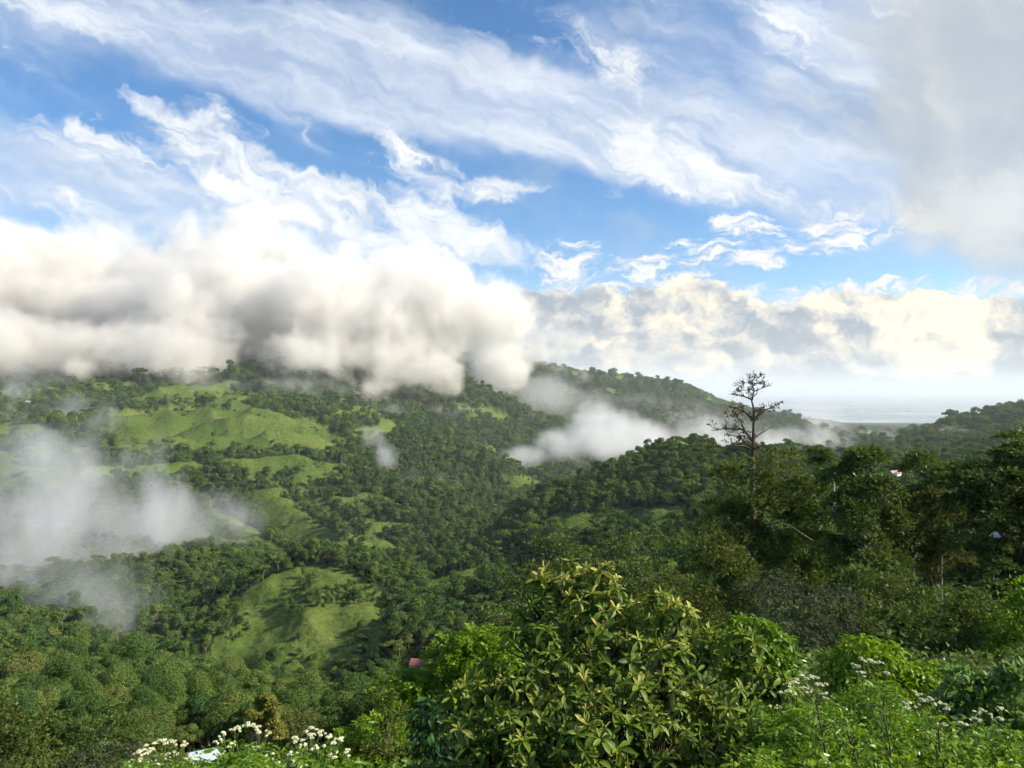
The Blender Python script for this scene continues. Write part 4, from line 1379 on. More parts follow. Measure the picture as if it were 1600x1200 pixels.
def rosette_shrub():
    rs = np.random.RandomState(21)
    d0 = 6.6
    base = on_ground(960, 6.8)
    root = link("large_leaved_shrub", None, None, base)
    tag(root, "big shrub with rosettes of long leathery leaves and pale young tips at the bottom centre", "shrub")
    lob = [(880, 915, 40, .3), (920, 915, 42, .2), (945, 945, 34, .1), (850, 955, 42, .2), (905, 970, 50, .1), (1030, 950, 26, .1), (1060, 965, 24, -.1), (1000, 985, 34, .2), (840, 1010, 46, 0), (950, 1020, 60, -.1), (880, 1055, 66, -.2), (1080, 1030, 46, 0), (1120, 1010, 30, .1), (1155, 1020, 34, -.2), (1030, 1060, 60, -.2), (1190, 1075, 40, -.4), (1225, 1105, 26, -.5), (780, 1070, 50, -.1), (730, 1100, 40, -.3), (800, 1120, 60, -.4), (735, 1165, 56, -.5),
           (870, 1130, 64, -.5), (960, 1110, 66, -.6), (1050, 1130, 64, -.6), (1130, 1110, 60, -.5), (1170, 1165, 56, -.6), (930, 1175, 70, -.9), (1030, 1190, 66, -.9), (820, 1190, 64, -.8), (1100, 1190, 60, -.8), (760, 1205, 50, -.7)]
    tubes, ros = [], []
    stem0 = Vector((0, 0, -0.1))
    for (px, py, r, dd) in lob:
        c = at(px, py, d0 + dd) - base
        R = r / F * (d0 + dd)
        m1 = Vector((c.x * 0.45, c.y * 0.45, c.z * 0.5))
        cc = c - Vector((0, 0, R * 0.5))
        tubes.append(tube([stem0 + Vector((rs.normal() * .08, rs.normal() * .08, 0)), m1, cc], [0.035, 0.024, 0.014], 6))
        n = int(7 + 40 * (r / 60.0) ** 1.7 * 0.55)
        for _ in range(n):
            v = rs.normal(size=3)
            v[1] = -abs(v[1]) if rs.rand() < 0.72 else v[1]
            v[2] = abs(v[2]) if rs.rand() < 0.72 else v[2]
            v /= np.linalg.norm(v)
            p = Vector(c) + Vector(v * R * (0.6 + 0.6 * rs.rand()))
            tubes.append(tube([cc, cc.lerp(p, 0.6) + Vector((0, 0, -0.03)), p], [0.010, 0.007, 0.004], 4))
            ax = Vector(v) * 0.75 + Vector((0, 0, 0.75)) + Vector(rs.normal(size=3) * 0.4)
            ros.append((p, ax.normalized(), py))
    V, Q = merge(tubes)
    link("stem", mesh_np("stem", V, Q, None, [M_DARKBARK], True), root)
    shapes = {}
    for key, (bn, w, fo, mt) in {'old': (0.55, 1.0, 0.5, L_OLD), 'old2': (0.85, 0.9, 0.35, L_OLD), 'grown': (0.40, 0.95, 0.55, L_MIDA), 'grown2': (0.62, 0.85, 0.6, L_MIDA), 'young': (0.15, 0.85, 0.8, L_NEW), 'young2': (-0.1, 0.7, 1.0, L_NEW)}.items():
        Vs, Qs = leaf_shape(bn, w, fo)
        me = mesh_np("leaf_" + key, Vs, Qs, None, [mt], True)
        set_tone(me, rs, np.full(len(me.polygons), rs.rand()))
        shapes[key] = (Vs, Qs, mt, me)
    blades = []
    for p, ax, py in ros:
        high = np.clip((1010 - py) / 90.0, 0, 1)
        nb = rs.randint(6, 13)
        ph = rs.rand() * 6.28
        sz = 0.112 * (0.6 + 0.85 * rs.rand())
        zaxis = ax
        xa = zaxis.cross(Vector((0.3, 0.9, 0.1))).normalized()
        ya = zaxis.cross(xa)
        fresh = rs.rand() < 0.30 + 0.5 * high
        for k in range(nb):
            a = ph + k * 2.4 + rs.normal() * 0.15
            u = k / nb                      # 0 outermost, 1 the heart of the rosette
            lift = -0.35 + 1.45 * u + rs.normal() * 0.12
            out = (xa * math.cos(a) + ya * math.sin(a))
            yv = (out * math.cos(lift) + zaxis * math.sin(lift)).normalized()
            xv = yv.cross(zaxis)
            if xv.length < 0.05:
                xv = yv.cross(out)
            xv.normalize()
            zv = xv.cross(yv)
            s = sz * (1.08 - 0.5 * u) * (0.85 + 0.3 * rs.rand())
            if u > 0.62:
                key = ('young' if rs.rand() < 0.6 else 'young2') if fresh else 'grown'
            elif u > 0.3:
                key = ('grown' if rs.rand() < 0.5 else 'grown2') if (fresh or rs.rand() < 0.35) else 'old'
            else:
                key = 'old' if rs.rand() < 0.5 else 'old2'
            if high > 0.6 and fresh and u > 0.35:
                key = 'young'
            M = Matrix((xv, yv, zv)).transposed().to_4x4()
            M = Matrix.Translation(p) @ M @ Matrix.Diagonal((s * (0.9 + 0.3 * rs.rand()), s, s, 1))
            blades.append(((p + base).length - 0.12 * (p.z), key, M))
    blades.sort(key=lambda b_: b_[0])
    pick = blades[:300]
    for _, key, M in pick:
        o = link("leaf", shapes[key][3], root)
        o.matrix_local = M
    rest = {}
    for _, key, M in blades[300:]:
        Vs, Qs, mt, _me = shapes[key]
        W4 = np.c_[Vs, np.ones(len(Vs))] @ np.array(M).T
        rest.setdefault(key, []).append((W4[:, :3], Qs))
    Vall, Qall, mi, tone, mats, off = [], [], [], [], [], 0
    for key, lst in rest.items():
        mt = shapes[key][2]
        if mt not in mats:
            mats.append(mt)
        for Vv, Qq in lst:
            Vall.append(Vv)
            Qall.append(Qq + off)
            off += len(Vv)
            mi += [mats.index(mt)] * len(Qq)
            tone += [rs.rand()] * len(Qq)
    # leaves of one mesh have no random of their own: spread the tone over the whole ramp
    for mt in list(mats):
        m2 = mt.copy()
        m2.name = mt.name + "_massed"
        for nd in m2.node_tree.nodes:
            if nd.type == 'OBJECT_INFO':
                for l in list(nd.outputs['Random'].links):
                    mul = l.to_node
                    mul.inputs[1].default_value = 0.0
            if nd.type == 'MATH' and nd.operation == 'MULTIPLY' and abs(nd.inputs[1].default_value - 0.3) < 1e-6:
                nd.inputs[1].default_value = 1.0
        mats[mats.index(mt)] = m2
    me = mesh_np("foliage", np.vstack(Vall), np.vstack(Qall), None, mats, True, mi)
    set_tone(me, rs, tone)
    link("foliage", me, root)["kind"] = "stuff"
    print("shrub rosettes", len(ros), "leaves", len(blades))


rosette_shrub()


# ------------------------------------------------------------------ white-flowered plants
def petal_material():
    m, b, out = material("cream_white_florets")
    bs = b.new('ShaderNodeBsdfPrincipled')
    ta = b.new('ShaderNodeAttribute', attribute_name='tone')
    b.put(bs.inputs['Base Color'], b.ramp(ta.outputs['Fac'], [(0, (0.28, 0.33, 0.13)), (0.45, (0.46, 0.48, 0.27)), (1, (0.66, 0.66, 0.50))]))
    bs.inputs['Roughness'].default_value = 0.8
    b.l.new(bs.outputs[0], out.inputs[0])
    return m


M_PETAL = petal_material()
M_STEM = bark_material("green_stem", (0.06, 0.10, 0.025), (0.11, 0.15, 0.04), 30)
OCT_V = np.array([(1, 0, 0), (-1, 0, 0), (0, 1, 0), (0, -1, 0), (0, 0, 0.8), (0, 0, -0.6)], float)
OCT_T = np.array([(0, 2, 4), (2, 1, 4), (1, 3, 4), (3, 0, 4), (2, 0, 5), (1, 2, 5), (3, 1, 5), (0, 3, 5)])


def flower_plant(label, px, d, heads, seed, leafmat, size=1.0):
    """heads: (px, py, width in photo px)."""
    rs = np.random.RandomState(seed)
    base = on_ground(px, d)
    root = link("flower_plant", None, None, base)
    tag(root, label, "flowers", "white-flowered plants on the near bank")
    tubes, lp, ld = [], [], []
    hub = []
    for (hx, hy, w) in heads:
        dd = rs.normal() * 0.12
        c = at(hx, hy, d + dd) - base
        R = w * 0.5 / F * d
        st = Vector((rs.normal() * 0.05 + c.x * 0.2, rs.normal() * 0.05 + c.y * 0.2, 0))
        j = Vector((c.x * 0.85, c.y * 0.85, c.z - R * 1.6))
        m1 = st.lerp(j, 0.55) + Vector(rs.normal(size=3) * 0.02)
        tubes.append(tube([st, m1, j], [0.007, 0.0055, 0.004], 5))
        for t in np.linspace(0.15, 0.98, 14):
            o = (st.lerp(m1, t / 0.55) if t < 0.55 else m1.lerp(j, (t - 0.55) / 0.45))
            for sg in (0, 3.14):
                a = rs.rand() * 1.2 + sg + t * 9
                lp.append(tuple(o))
                ld.append((math.cos(a), math.sin(a), 0.25 + 0.3 * rs.rand()))
        FV, FT, TN, off = [], [], [], 0
        nsub = max(6, int(w / 3.2))
        hv, hq = [], []
        for s_ in range(nsub):
            a, rr = rs.rand() * 6.28, math.sqrt(rs.rand()) * R
            sc = c + Vector((math.cos(a) * rr, math.sin(a) * rr, (1 - (rr / R) ** 2) * R * 0.30 + rs.normal() * R * 0.06))
            hv.append(tube([j, j.lerp(sc, 0.6) + Vector((0, 0, -0.1 * R)), sc], [0.0028, 0.002, 0.0014], 3))
            sr = R * (0.15 + 0.10 * rs.rand())
            for _ in range(24):
                a2, r2 = rs.rand() * 6.28, math.sqrt(rs.rand()) * sr
                q = np.array([sc.x + math.cos(a2) * r2, sc.y + math.sin(a2) * r2, sc.z + (1 - (r2 / sr) ** 2) * sr * 0.35 + rs.normal() * 0.002])
                FV.append(OCT_V * (0.0042 + 0.0030 * rs.rand()) * size + q)
                FT.append(OCT_T + off)
                off += 6
                TN += [rs.rand()] * 8
        me = mesh_np("flower_head", np.vstack(FV), None, np.vstack(FT), [M_PETAL])
        set_tone(me, rs, TN)
        h = link("flower_head", me, root)
        h["kind"] = "stuff"
        Vb, Qb = merge(hv)
        link("flower_stalk", mesh_np("flower_stalk", Vb, Qb, None, [M_STEM], True), h)
    V, Q = merge(tubes)
    link("stem", mesh_np("stem", V, Q, None, [M_STEM], True), root)
    V, Q = leaf_folds(rs, np.array(lp), np.array(ld), np.full(len(lp), 0.075 * size), 0.30)
    me = mesh_np("foliage", V, Q, None, [leafmat])
    set_tone(me, rs)
    link("foliage", me, root)["kind"] = "stuff"


flower_plant("white-flowered plant lowest in the corner beside the shed roof", 255, 4.6, [(250, 1166, 46), (225, 1175, 26), (285, 1163, 22), (270, 1180, 24), (215, 1188, 22), (296, 1186, 16), (240, 1192, 24), (208, 1200, 20), (262, 1196, 20)], 1, L_BRIGHT)
flower_plant("tall white-flowered plant just past the shed roof", 385, 4.6, [(390, 1134, 34), (368, 1140, 22), (348, 1148, 20), (410, 1146, 26), (340, 1158, 18), (360, 1163, 20), (402, 1170, 20), (425, 1180, 22), (380, 1180, 18), (345, 1176, 18)], 2, L_BRIGHT)
flower_plant("spreading white-flowered plant beside the low lime bush", 490, 4.6, [(488, 1144, 34), (465, 1158, 30), (508, 1150, 24), (528, 1158, 26), (478, 1166, 22), (500, 1168, 24), (522, 1180, 26), (448, 1190, 30), (540, 1176, 22), (460, 1178, 20), (470, 1198, 22)], 3, L_BRIGHT)
flower_plant("white-flowered plant between the large-leaved shrub and the wide bright shrub", 1262, 5.6, [(1262, 1062, 38), (1240, 1070, 26), (1284, 1070, 24), (1232, 1084, 26), (1290, 1086, 20), (1255, 1078, 22), (1210, 1104, 20), (1320, 1110, 14)], 4, L_BRIGHT)
flower_plant("greenish white flower plant rising before the wide bright shrub", 1352, 5.8, [(1355, 1034, 30), (1335, 1040, 22), (1372, 1036, 18), (1345, 1052, 18), (1385, 1052, 14)], 5, L_LIME, 0.9)
flower_plant("white-flowered plant low before the wide bright shrub", 1425, 5.6, [(1418, 1100, 30), (1440, 1090, 26), (1412, 1112, 20), (1468, 1100, 22), (1478, 1108, 14), (1350, 1102, 18), (1470, 1134, 22), (1438, 1128, 14)], 6, L_BRIGHT)
flower_plant("white-flowered plant among the cool green weeds", 1535, 5.4, [(1532, 1112, 24), (1552, 1120, 22), (1520, 1124, 18), (1565, 1108, 16), (1500, 1130, 16)], 7, L_BLUEG)
flower_plant("small white-flowered plant low on the bank by the grass", 1310, 5.2, [(1318, 1146, 18), (1336, 1160, 16), (1300, 1136, 14)], 8, L_BRIGHT, 0.9)


# ------------------------------------------------------------------ weeds, grass and undergrowth that nobody could count
def weeds(name, label, spots, mat, leaf, seed, style='fold'):
    """spots: (px, py of the top, d, spread px, number of stems)."""
    rs = np.random.RandomState(seed)
    tubes, lp, ld = [], [], []
    for (px, py, d, spx, nst) in spots:
        for _ in range(nst):
            q = px + rs.normal() * spx
            dd = d + rs.normal() * 0.35
            b = on_ground(q, dd)
            top = at(q, py + abs(rs.normal()) * 26, dd)
            top.z = max(top.z, b.z + 0.25)
            top.x += rs.normal() * 0.06
            m1 = b.lerp(top, 0.5) + Vector(rs.normal(size=3) * 0.03)
            tubes.append(tube([b, m1, top], [0.005, 0.004, 0.002], 4))
            L = (top - b).length
            for t in np.linspace(0.12, 1.0, max(6, int(L / 0.05))):
                o = b.lerp(m1, t * 2) if t < 0.5 else m1.lerp(top, t * 2 - 1)
                for sg in (0, 2.1, 4.2):
                    a = rs.rand() * 1.6 + sg
                    lp.append(tuple(o + Vector(rs.normal(size=3) * 0.012)))
                    ld.append((math.cos(a), math.sin(a), 0.35 * rs.normal() + 0.1))
    lp, ld = np.array(lp), np.array(ld)
    if style == 'spray':
        V, Q = sprays(rs, lp, ld, leaf * 2.2, 4, leaf * 0.8)
    else:
        V, Q = leaf_folds(rs, lp, ld, np.full(len(lp), leaf), 0.42)
    V2, Q2 = merge(tubes)
    mi = np.concatenate([np.zeros(len(Q)), np.ones(len(Q2))])
    Vm, Qm = merge([(V, Q), (V2, Q2)])
    me = mesh_np(name, Vm, Qm, None, [mat, M_STEM], False, mi)
    set_tone(me, rs)
    tag(link(name, me), label, None, None, "stuff")


weeds("undergrowth", "tall leafy green weeds on the near bank", [(1190, 1165, 4.6, 30, 22), (1280, 1175, 4.2, 60, 30), (1420, 1180, 4.2, 70, 30), (1530, 1185, 4.2, 50, 24), (1260, 1105, 5.6, 30, 26), (1330, 1085, 5.9, 36, 30), (1400, 1115, 5.7, 40, 34), (1470, 1120, 5.6, 34, 30), (1300, 1140, 5.0, 50, 34), (1390, 1150, 5.0, 60, 36), (1480, 1160, 5.0, 60, 36), (1570, 1160, 5.0, 40, 26)], L_LIME, 0.056, 31)
weeds("undergrowth", "low fern-like green weeds below the white flowers", [(230, 1192, 4.4, 30, 16), (400, 1170, 4.6, 40, 26), (490, 1182, 4.6, 40, 26), (430, 1196, 4.2, 60, 24)], L_BRIGHT, 0.055, 32, 'spray')
weeds("undergrowth", "fine leafy weeds around the flowering stems of the bank", [(1250, 1095, 5.3, 34, 26), (1350, 1065, 5.9, 26, 22), (1430, 1115, 5.3, 30, 20), (1540, 1135, 5.2, 40, 24), (1340, 1150, 5.0, 70, 30)], L_BRIGHT, 0.05, 33, 'spray')


def stalk(label, pts, d, seed):
    """A dark weed stalk with a few side twigs and narrow leaves."""
    rs = np.random.RandomState(seed)
    base = at(*pts[0], d)
    root = link("weed_stalk", None, None, base)
    tag(root, label, "weed", "dark weed stalks on the near bank")
    pp = [at(x, y, d) - base for x, y in pts]
    tb = [tube([pp[0] - Vector((0, 0, 0.6))] + pp, [0.007] + [0.0065 * (1 - 0.6 * i / len(pp)) for i in range(len(pp))], 6)]
    lp, ld = [], []
    for k in range(9):
        t = 0.2 + 0.8 * rs.rand()
        i = min(int(t * (len(pp) - 1)), len(pp) - 2)
        o = pp[i].lerp(pp[i + 1], rs.rand())
        a = rs.rand() * 6.28
        e = o + Vector((math.cos(a) * 0.09, math.sin(a) * 0.09, 0.07))
        tb.append(tube([o, o.lerp(e, 0.5) + Vector((0, 0, -0.008)), e], [0.003, 0.0025, 0.0015], 4))
        for q in range(5):
            lp.append(tuple(o.lerp(e, 0.3 + 0.7 * rs.rand())))
            ld.append(tuple(rs.normal(size=3) + np.array([0, 0, 0.2])))
    V, Q = merge(tb)
    link("stem", mesh_np("stem", V, Q, None, [M_DARKBARK], True), root)
    V, Q = leaf_folds(rs, np.array(lp), np.array(ld), np.full(len(lp), 0.055), 0.32)
    me = mesh_np("foliage", V, Q, None, [L_BRIGHT])
    set_tone(me, rs)
    link("foliage", me, root)["kind"] = "stuff"


stalk("dark weed stalk rising beside the white flowers next to the large-leaved shrub", [(1292, 1205), (1284, 1150), (1274, 1095)], 4.3, 3)
stalk("bent dark weed stalk below the greenish white flowers", [(1392, 1205), (1388, 1160), (1378, 1110), (1380, 1085)], 4.4, 4)
stalk("leaning dark weed stalk in the tall weeds of the bank", [(1345, 1208), (1330, 1170), (1322, 1140)], 4.2, 5)
stalk("short dark weed stalk before the cool green weed", [(1475, 1206), (1466, 1170), (1464, 1135)], 4.3, 6)


def grass_patch():
    rs = np.random.RandomState(34)
    n = 26000
    d = 3.2 + 9 * rs.rand(n) ** 1.3
    px = np.where(rs.rand(n) < 0.75, 1090 + 560 * rs.rand(n), 150 + 600 * rs.rand(n))
    x = (px - CX) / F * d
    z = height(x, d)
    P = np.stack([x, d, z], -1)
    h = 0.07 + 0.15 * rs.rand(n)
    lean = rs.normal(size=(n, 3)) * 0.35
    lean[:, 2] = 1
    D = unit(lean)
    S = unit(np.cross(D, rs.normal(size=(n, 3)))) * 0.004
    m = P + D * h[:, None] * 0.55
    t = P + D * h[:, None] + np.stack([lean[:, 0], lean[:, 1], np.zeros(n)], -1) * h[:, None] * 0.5
    V = np.stack([P - S, P + S, m + S * 0.8, m - S * 0.8, t], 1).reshape(-1, 3)
    b = np.arange(n)[:, None] * 5
    me = mesh_np("grass", V, b + [[0, 1, 2, 3]], b + [[3, 2, 4]], [L_LIME])
    set_tone(me, rs)
    tag(link("grass", me), "bright rough grass on the near bank", None, None, "stuff")


grass_patch()


def understory():
    """Leafy ground cover between the near shrubs and the wood."""
    rs = np.random.RandomState(35)
    n = 42000
    d = np.exp(rs.uniform(math.log(5.5), math.log(150), n))
    px = 640 + 1050 * rs.rand(n)
    x = (px - CX) / F * d
    z = height(x, d)
    lump = 0.6 + 0.8 * np.abs(fbm(x, d, 5.0, 2)) * 2
    P = np.stack([x, d, z + (0.15 + np.clip(d * 0.022, 0.1, 1.6) * lump * rs.rand(n))], -1)
    dn = rs.normal(size=(n, 3))
    dn[:, 2] = np.abs(dn[:, 2]) * 0.6
    V, Q = leaf_folds(rs, P, dn, np.clip(0.010 * d + 0.05, 0.10, 0.9), 0.5)
    me = mesh_np("ground_cover_foliage", V, Q, None, [L_MIDG])
    set_tone(me, rs)
    tag(link("ground_cover_foliage", me), "leafy green ground cover under the trees", None, None, "stuff")
    n = 26000
    d = np.exp(rs.uniform(math.log(8), math.log(110), n))
    px = -80 + 760 * rs.rand(n)
    x = (px - CX) / F * d
    z = height(x, d)
    P = np.stack([x, d, z + np.clip(d * 0.025, 0.1, 1.8) * rs.rand(n)], -1)
    dn = rs.normal(size=(n, 3))
    dn[:, 2] = np.abs(dn[:, 2]) * 0.6
    V, Q = leaf_folds(rs, P, dn, np.clip(0.010 * d + 0.05, 0.10, 0.8), 0.5)
    me = mesh_np("slope_foliage", V, Q, None, [L_OLIVE])
    set_tone(me, rs)
    tag(link("slope_foliage", me), "mixed scrub on the slope below the white flowers", None, None, "stuff")


understory()


# ------------------------------------------------------------------ houses
def plain_material(name, c, rough=0.7, var=0.12, scale=3.0):
    m, b, out = material(name)
    tcn = b.new('ShaderNodeTexCoord')
    n = b.noise(tcn.outputs['Object'], scale, 5, 0.6)
    bs = b.new('ShaderNodeBsdfPrincipled')
    lo = tuple(x * (1 - var) for x in c)
    b.put(bs.inputs['Base Color'], b.mixc(b.mapr(n, 0.3, 0.7), (*lo, 1), (*c, 1)))
    bs.inputs['Roughness'].default_value = rough
    b.l.new(bs.outputs[0], out.inputs[0])
    return m


M_WHITEWALL = plain_material("white_wall", (0.80, 0.80, 0.77))
M_WOODWALL = plain_material("board_wall", (0.22, 0.14, 0.08))
M_ZINC = plain_material("pale_metal_roof", (0.42, 0.50, 0.58), 0.35)
M_REDROOF = plain_material("faded_red_roof", (0.42, 0.13, 0.12), 0.6)
M_PINKROOF = plain_material("pinkish_roof", (0.55, 0.36, 0.32), 0.6)
M_GLASS = plain_material("dark_window", (0.04, 0.05, 0.06), 0.15)


def box_np(x0, x1, y0, y1, z0, z1):
    V = np.array([(x, y, z) for z in (z0, z1) for y in (y0, y1) for x in (x0, x1)], float)
    Q = np.array([(0, 2, 3, 1), (4, 5, 7, 6), (0, 1, 5, 4), (2, 6, 7, 3), (0, 4, 6, 2), (1, 3, 7, 5)])
    return V, Q


def house(label, px, d, w, dp, h, rise, wall, roof, turn, sink=0.0, dz=None):
    b = on_ground(px, d)
    if dz is not None:
        b.z = dz
    root = link("house", None, None, b - Vector((0, 0, sink)), rad(turn))
    tag(root, label, "house")
    # walls with gables
    V = np.array([(-w / 2, -dp / 2, -1.0), (w / 2, -dp / 2, -1.0), (w / 2, dp / 2, -1.0), (-w / 2, dp / 2, -1.0), (-w / 2, -dp / 2, h), (w / 2, -dp / 2, h), (w / 2, dp / 2, h), (-w / 2, dp / 2, h), (-w / 2, 0, h + rise - 0.03), (w / 2, 0, h + rise - 0.03)])
    me = mesh_np("wall", V, [(0, 1, 5, 4), (2, 3, 7, 6), (1, 2, 6, 5), (3, 0, 4, 7)], [(5, 6, 9), (7, 4, 8)], [wall])
    link("wall", me, root)
    ov = 0.35
    for sg in (-1, 1):
        n = 14
        vv, qq = [], []
        ye = sg * (dp / 2 + ov)
        ze = h - rise * ov / (dp / 2)
        for i in range(n * 2 + 1):
            x = -w / 2 - ov + (w + 2 * ov) * i / (n * 2)
            c = 0.035 if i % 2 else 0.0
            vv += [(x, 0, h + rise + c), (x, ye, ze + c), (x, 0, h + rise + c - 0.03), (x, ye, ze + c - 0.03)]
        for i in range(n * 2):
            a = i * 4
            qq += [(a, a + 4, a + 5, a + 1), (a + 2, a + 3, a + 7, a + 6)]
        link("roof", mesh_np("roof", vv, qq, None, [roof]), root)
    V, Q = box_np(-0.45, 0.45, -dp / 2 - 0.04, -dp / 2 + 0.02, 0, 2.0 if h > 2 else h - 0.2)
    link("door", mesh_np("door", V, Q, None, [M_WOODWALL]), root)
    for xx in (-w * 0.32, w * 0.32):
        V, Q = box_np(xx - 0.45, xx + 0.45, -dp / 2 - 0.05, -dp / 2 + 0.02, h * 0.42, h * 0.80)
        wi = link("window", mesh_np("window", V, Q, None, [M_WHITEWALL]), root)
        V, Q = box_np(xx - 0.38, xx + 0.38, -dp / 2 - 0.07, -dp / 2 - 0.045, h * 0.45, h * 0.77)
        link("pane", mesh_np("pane", V, Q, None, [M_GLASS]), wi)


_p = at(320, 1193, 62)
house("small shed with pale blue metal roof among the white flowers at the bottom edge", 320, 62, 1.7, 1.5, 0.9, 0.35, M_WOODWALL, M_ZINC, 28, 0, _p.z)
house("white house half hidden by trees in front of the grassy knoll", 556, 412, 6.0, 4.5, 2.8, 1.4, M_WHITEWALL, plain_material("white_metal_roof", (0.80, 0.82, 0.84), 0.4), 15)
house("house with faded red roof in the trees beyond the feathery bush", 655, 424, 9.0, 6.5, 2.8, 2.6, M_WHITEWALL, M_REDROOF, -12)
house("white and blue house glimpsed through the big layered tree", 1561, 120, 2.4, 2.4, 1.6, 0.8, M_WHITEWALL, M_ZINC, 10, 0, at(1561, 848, 120).z)
house("house with pinkish roof on the far ridge above the wood", 1398, 900, 12.0, 7.0, 3.2, 2.6, M_WHITEWALL, M_PINKROOF, 8)
house("tiny white farmhouse on the lit hillside below the cloud bank", 42, 1900, 14, 9, 4, 3, M_WHITEWALL, M_ZINC, 20)
# ------------------------------------------------------------------ clouds and mist: fog volumes with torn, billowing density
def fog_volume(name, label, puffs, voxel, dens, nscale, namp, warp, thr=0.25, soft=0.5, squash=1.0, aniso=0.3, color=(0.97, 0.98, 1.0), octs=5, group=None, cat="mist", kind="stuff", rough=0.58):
    """puffs: (px, py, d, rx, ry, rz, weight): ellipsoids of vapour at a place in the valley, radii in metres."""
    C = [at(p[0], p[1], p[2]) for p in puffs]
    org = sum(C, Vector()) / len(C)
    lo = Vector([min(c[k] - p[3 + k] * 1.1 for c, p in zip(C, puffs)) for k in range(3)]) - org
    hi = Vector([max(c[k] + p[3 + k] * 1.1 for c, p in zip(C, puffs)) for k in range(3)]) - org
    m, b, out = material(name + "_vapour")
    v = b.new('ShaderNodeVolumePrincipled')
    v.inputs['Color'].default_value = (*color, 1)
    v.inputs['Density'].default_value = dens
    v.inputs['Anisotropy'].default_value = aniso
    b.l.new(v.outputs[0], out.inputs['Volume'])
    me = bpy.data.meshes.new(name)
    me.vertices.add(1)
    me.materials.append(m)
    o = link(name, me, None, org)
    tag(o, label, cat if kind == "thing" else None, group, kind)
    ng = bpy.data.node_groups.new(name + "_density", 'GeometryNodeTree')
    ng.interface.new_socket("Geometry", in_out='INPUT', socket_type='NodeSocketGeometry')
    ng.interface.new_socket("Geometry", in_out='OUTPUT', socket_type='NodeSocketGeometry')
    n = NB(ng)
    go = n.new('NodeGroupOutput')
    pos = n.new('GeometryNodeInputPosition').outputs[0]
    seedv = (org.x * 0.37 + 5, org.y * 0.11, org.z)
    pp = n.vmath('MULTIPLY', n.vmath('ADD', pos, seedv), (1.0 / nscale, 1.0 / nscale, squash / nscale))
    wv = n.vmath('SUBTRACT', n.noise(pp, 0.55, 2, 0.5, 0, True), (0.5, 0.5, 0.5))
    q = n.vmath('ADD', pos, n.vmath('MULTIPLY', wv, (warp, warp, warp * 0.6)))
    tot = None
    for c, p in zip(C, puffs):
        e = n.vmath('DIVIDE', n.vmath('SUBTRACT', q, tuple(c - org)), (p[3], p[4], p[5]))
        r2 = n.vmath('DOT_PRODUCT', e, e)
        f = n.math('MULTIPLY', n.math('SUBTRACT', 1.0, r2, clamp=True), p[6])
        tot = f if tot is None else n.math('ADD', n.math('MAXIMUM', tot, f), n.math('MULTIPLY', n.math('MINIMUM', tot, f), 0.35))
    nz = n.noise(pp, 1.0, octs, rough, 0.15)
    body = n.math('ADD', n.math('MINIMUM', tot, 1.25), n.math('MULTIPLY', n.math('SUBTRACT', nz, 0.5), namp))
    body = n.math('MULTIPLY', n.mapr(body, thr, thr + soft), n.mapr(tot, 0.0, 0.14))
    vc = n.new('GeometryNodeVolumeCube')
    n.put(vc.inputs['Density'], body)
    vc.inputs['Min'].default_value = lo
    vc.inputs['Max'].default_value = hi
    for k, ax in enumerate('XYZ'):
        vc.inputs['Resolution ' + ax].default_value = max(12, int((hi[k] - lo[k]) / (voxel * (1.6 if k == 1 else 1.0))))
    print(name, [vc.inputs['Resolution ' + ax].default_value for ax in 'XYZ'])
    sm = n.new('GeometryNodeSetMaterial')
    sm.inputs['Material'].default_value = m
    n.l.new(vc.outputs[0], sm.inputs[0])
    n.l.new(sm.outputs[0], go.inputs[0])
    md = o.modifiers.new("vapour", 'NODES')
    md.node_group = ng
    return o


# the bank that hides the mountain top
fog_volume("cloud_bank", "big grey and cream cloud bank hiding the mountain top above the lit pastures", [
    (-250, 470, 2900, 620, 500, 330, 1.3), (60, 470, 2850, 600, 480, 330, 1.3), (300, 470, 2800, 560, 450, 300, 1.3), (520, 490, 2800, 460, 420, 280, 1.25),
    (690, 480, 2900, 320, 360, 240, 1.2), (770, 500, 3100, 220, 320, 250, 1.1), (250, 550, 2450, 360, 260, 150, 1.1), (30, 540, 2300, 360, 240, 150, 1.0), (480, 560, 2500, 300, 260, 130, 1.05), (330, 590, 2350, 160, 160, 70, 0.9), (150, 585, 2250, 200, 160, 60, 0.8),
    (640, 570, 2700, 240, 260, 140, 1.0), (590, 610, 2600, 180, 180, 90, 0.7), (700, 595, 2850, 180, 180, 110, 0.7), (380, 390, 3000, 380, 380, 200, 0.9), (120, 400, 3000, 500, 380, 180, 0.9), (620, 425, 3050, 260, 300, 170, 0.9), (790, 580, 3400, 190, 300, 190, 0.9), (860, 550, 3700, 300, 300, 180, 0.65), (960, 550, 4200, 400, 300, 180, 0.5),
], 8.5, 0.012, 260.0, 3.8, 170.0, 0.50, 0.50, octs=9, aniso=0.1, color=(0.955, 0.945, 0.93), cat="cloud", rough=0.68)
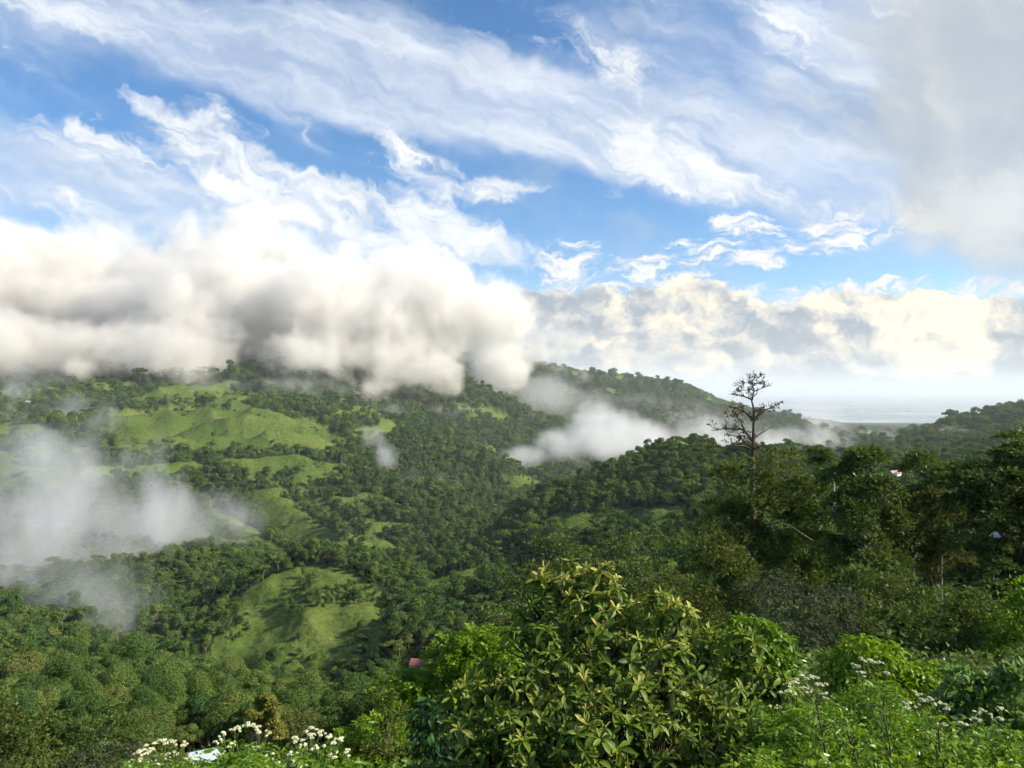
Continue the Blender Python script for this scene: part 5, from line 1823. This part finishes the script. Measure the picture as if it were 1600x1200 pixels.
# mist drifting over the valley wood
fog_volume("drifting_mist", "pale mist drifting over the valley wood below the hillside", [
    (60, 760, 800, 190, 150, 80, 1.0), (230, 815, 820, 140, 120, 70, 1.0), (110, 890, 680, 120, 100, 95, 1.2), (150, 970, 570, 56, 80, 70, 1.0), (200, 940, 600, 56, 60, 46, 0.8), (40, 950, 600, 90, 90, 80, 1.0), (20, 860, 720, 140, 120, 70, 0.8), (0, 700, 950, 200, 140, 50, 0.8), (100, 715, 950, 180, 140, 46, 0.7), (310, 800, 850, 80, 90, 46, 0.9), (90, 1040, 500, 70, 60, 50, 0.55),
], 3.8, 0.019, 80.0, 5.4, 110.0, 0.58, 1.3, octs=8, aniso=0.3, rough=0.66, squash=0.6)
fog_volume("low_white_cloud", "white cloud lying in the valley in front of the far mountain", [
    (960, 680, 2150, 200, 220, 84, 1.1), (900, 690, 2100, 150, 200, 66, 1.0), (1050, 690, 2200, 230, 220, 80, 1.1), (820, 715, 2050, 110, 150, 46, 0.9), (930, 655, 2200, 110, 160, 60, 0.9), (1150, 690, 2500, 260, 260, 80, 0.75), (1270, 690, 2800, 320, 320, 90, 0.6), (1400, 690, 3200, 340, 300, 70, 0.5), (1100, 655, 2700, 200, 200, 60, 0.6), (780, 735, 2000, 70, 100, 40, 0.7),
], 6.0, 0.011, 110.0, 5.0, 110.0, 0.34, 1.2, octs=8, aniso=0.3, rough=0.66)
fog_volume("mist_wisp", "thin wisp of mist rising from the forested spur", [
    (605, 715, 1400, 36, 60, 46, 1.0), (640, 755, 1350, 40, 60, 34, 0.8), (575, 685, 1450, 44, 60, 34, 0.8), (700, 760, 1450, 70, 60, 34, 0.6),
], 4.0, 0.016, 50.0, 4.0, 40.0, 0.45, 1.0, octs=6)
fog_volume("mist_wisp", "thin mist trailing across the hillside pastures", [
    (160, 660, 1350, 50, 90, 50, 0.9), (175, 690, 1300, 40, 80, 34, 0.9), (80, 640, 1600, 160, 120, 50, 0.8), (30, 600, 1900, 160, 140, 80, 0.9), (120, 630, 1700, 120, 120, 45, 0.6), (330, 605, 2200, 220, 160, 40, 0.7), (470, 605, 2250, 200, 160, 46, 0.75), (600, 640, 2350, 160, 160, 46, 0.7), (700, 640, 2500, 130, 160, 40, 0.5),
], 6.0, 0.008, 90.0, 4.4, 60.0, 0.5, 1.1, octs=7, rough=0.64)
fog_volume("mist_veil", "thin grey veil of mist across the far mountain", [
    (860, 620, 3800, 260, 400, 130, 0.9), (960, 630, 4200, 400, 400, 110, 0.7), (700, 630, 3000, 200, 260, 70, 0.7), (1060, 640, 4300, 300, 300, 90, 0.5), (1250, 660, 5000, 500, 500, 150, 0.7),
], 16.0, 0.0030, 300.0, 3.4, 140.0, 0.25, 1.1, octs=6)
fog_volume("mist_wisp", "thin wisps of mist along the blue ridge by the sea", [
    (1480, 680, 2200, 110, 90, 26, 0.9), (1560, 686, 2200, 110, 90, 30, 0.9), (1420, 688, 2300, 90, 90, 34, 0.8), (1610, 674, 2250, 90, 90, 30, 0.8),
], 6.0, 0.010, 80.0, 3.8, 40.0, 0.4, 1.0, octs=6)
# ------------------------------------------------------------------ haze: even thin air round everything
def haze_box():
    m, b, out = material("haze_air")
    v = b.new('ShaderNodeVolumePrincipled')
    v.inputs['Color'].default_value = (0.88, 0.94, 1.0, 1)
    v.inputs['Density'].default_value = HAZE
    v.inputs['Anisotropy'].default_value = 0.05
    b.l.new(v.outputs[0], out.inputs['Volume'])
    bm = bmesh.new()
    r, z0, z1 = 125000.0, SEA - 400.0, 800.0
    n = 48
    lo = [bm.verts.new((r * math.sin(2 * math.pi * k / n), r * math.cos(2 * math.pi * k / n), z0)) for k in range(n)]
    hi = [bm.verts.new((r * math.sin(2 * math.pi * k / n), r * math.cos(2 * math.pi * k / n), z1)) for k in range(n)]
    for k in range(n):
        j = (k + 1) % n
        bm.faces.new((lo[k], lo[j], hi[j], hi[k]))
    bm.faces.new(lo[::-1])
    bm.faces.new(hi)
    bmesh.ops.recalc_face_normals(bm, faces=bm.faces)
    me = bpy.data.meshes.new("haze")
    bm.to_mesh(me)
    bm.free()
    me.materials.append(m)
    o = link("haze", me)
    tag(o, "thin pale air over the whole valley", None, None, "stuff")


HAZE = 3.4e-5
haze_box()
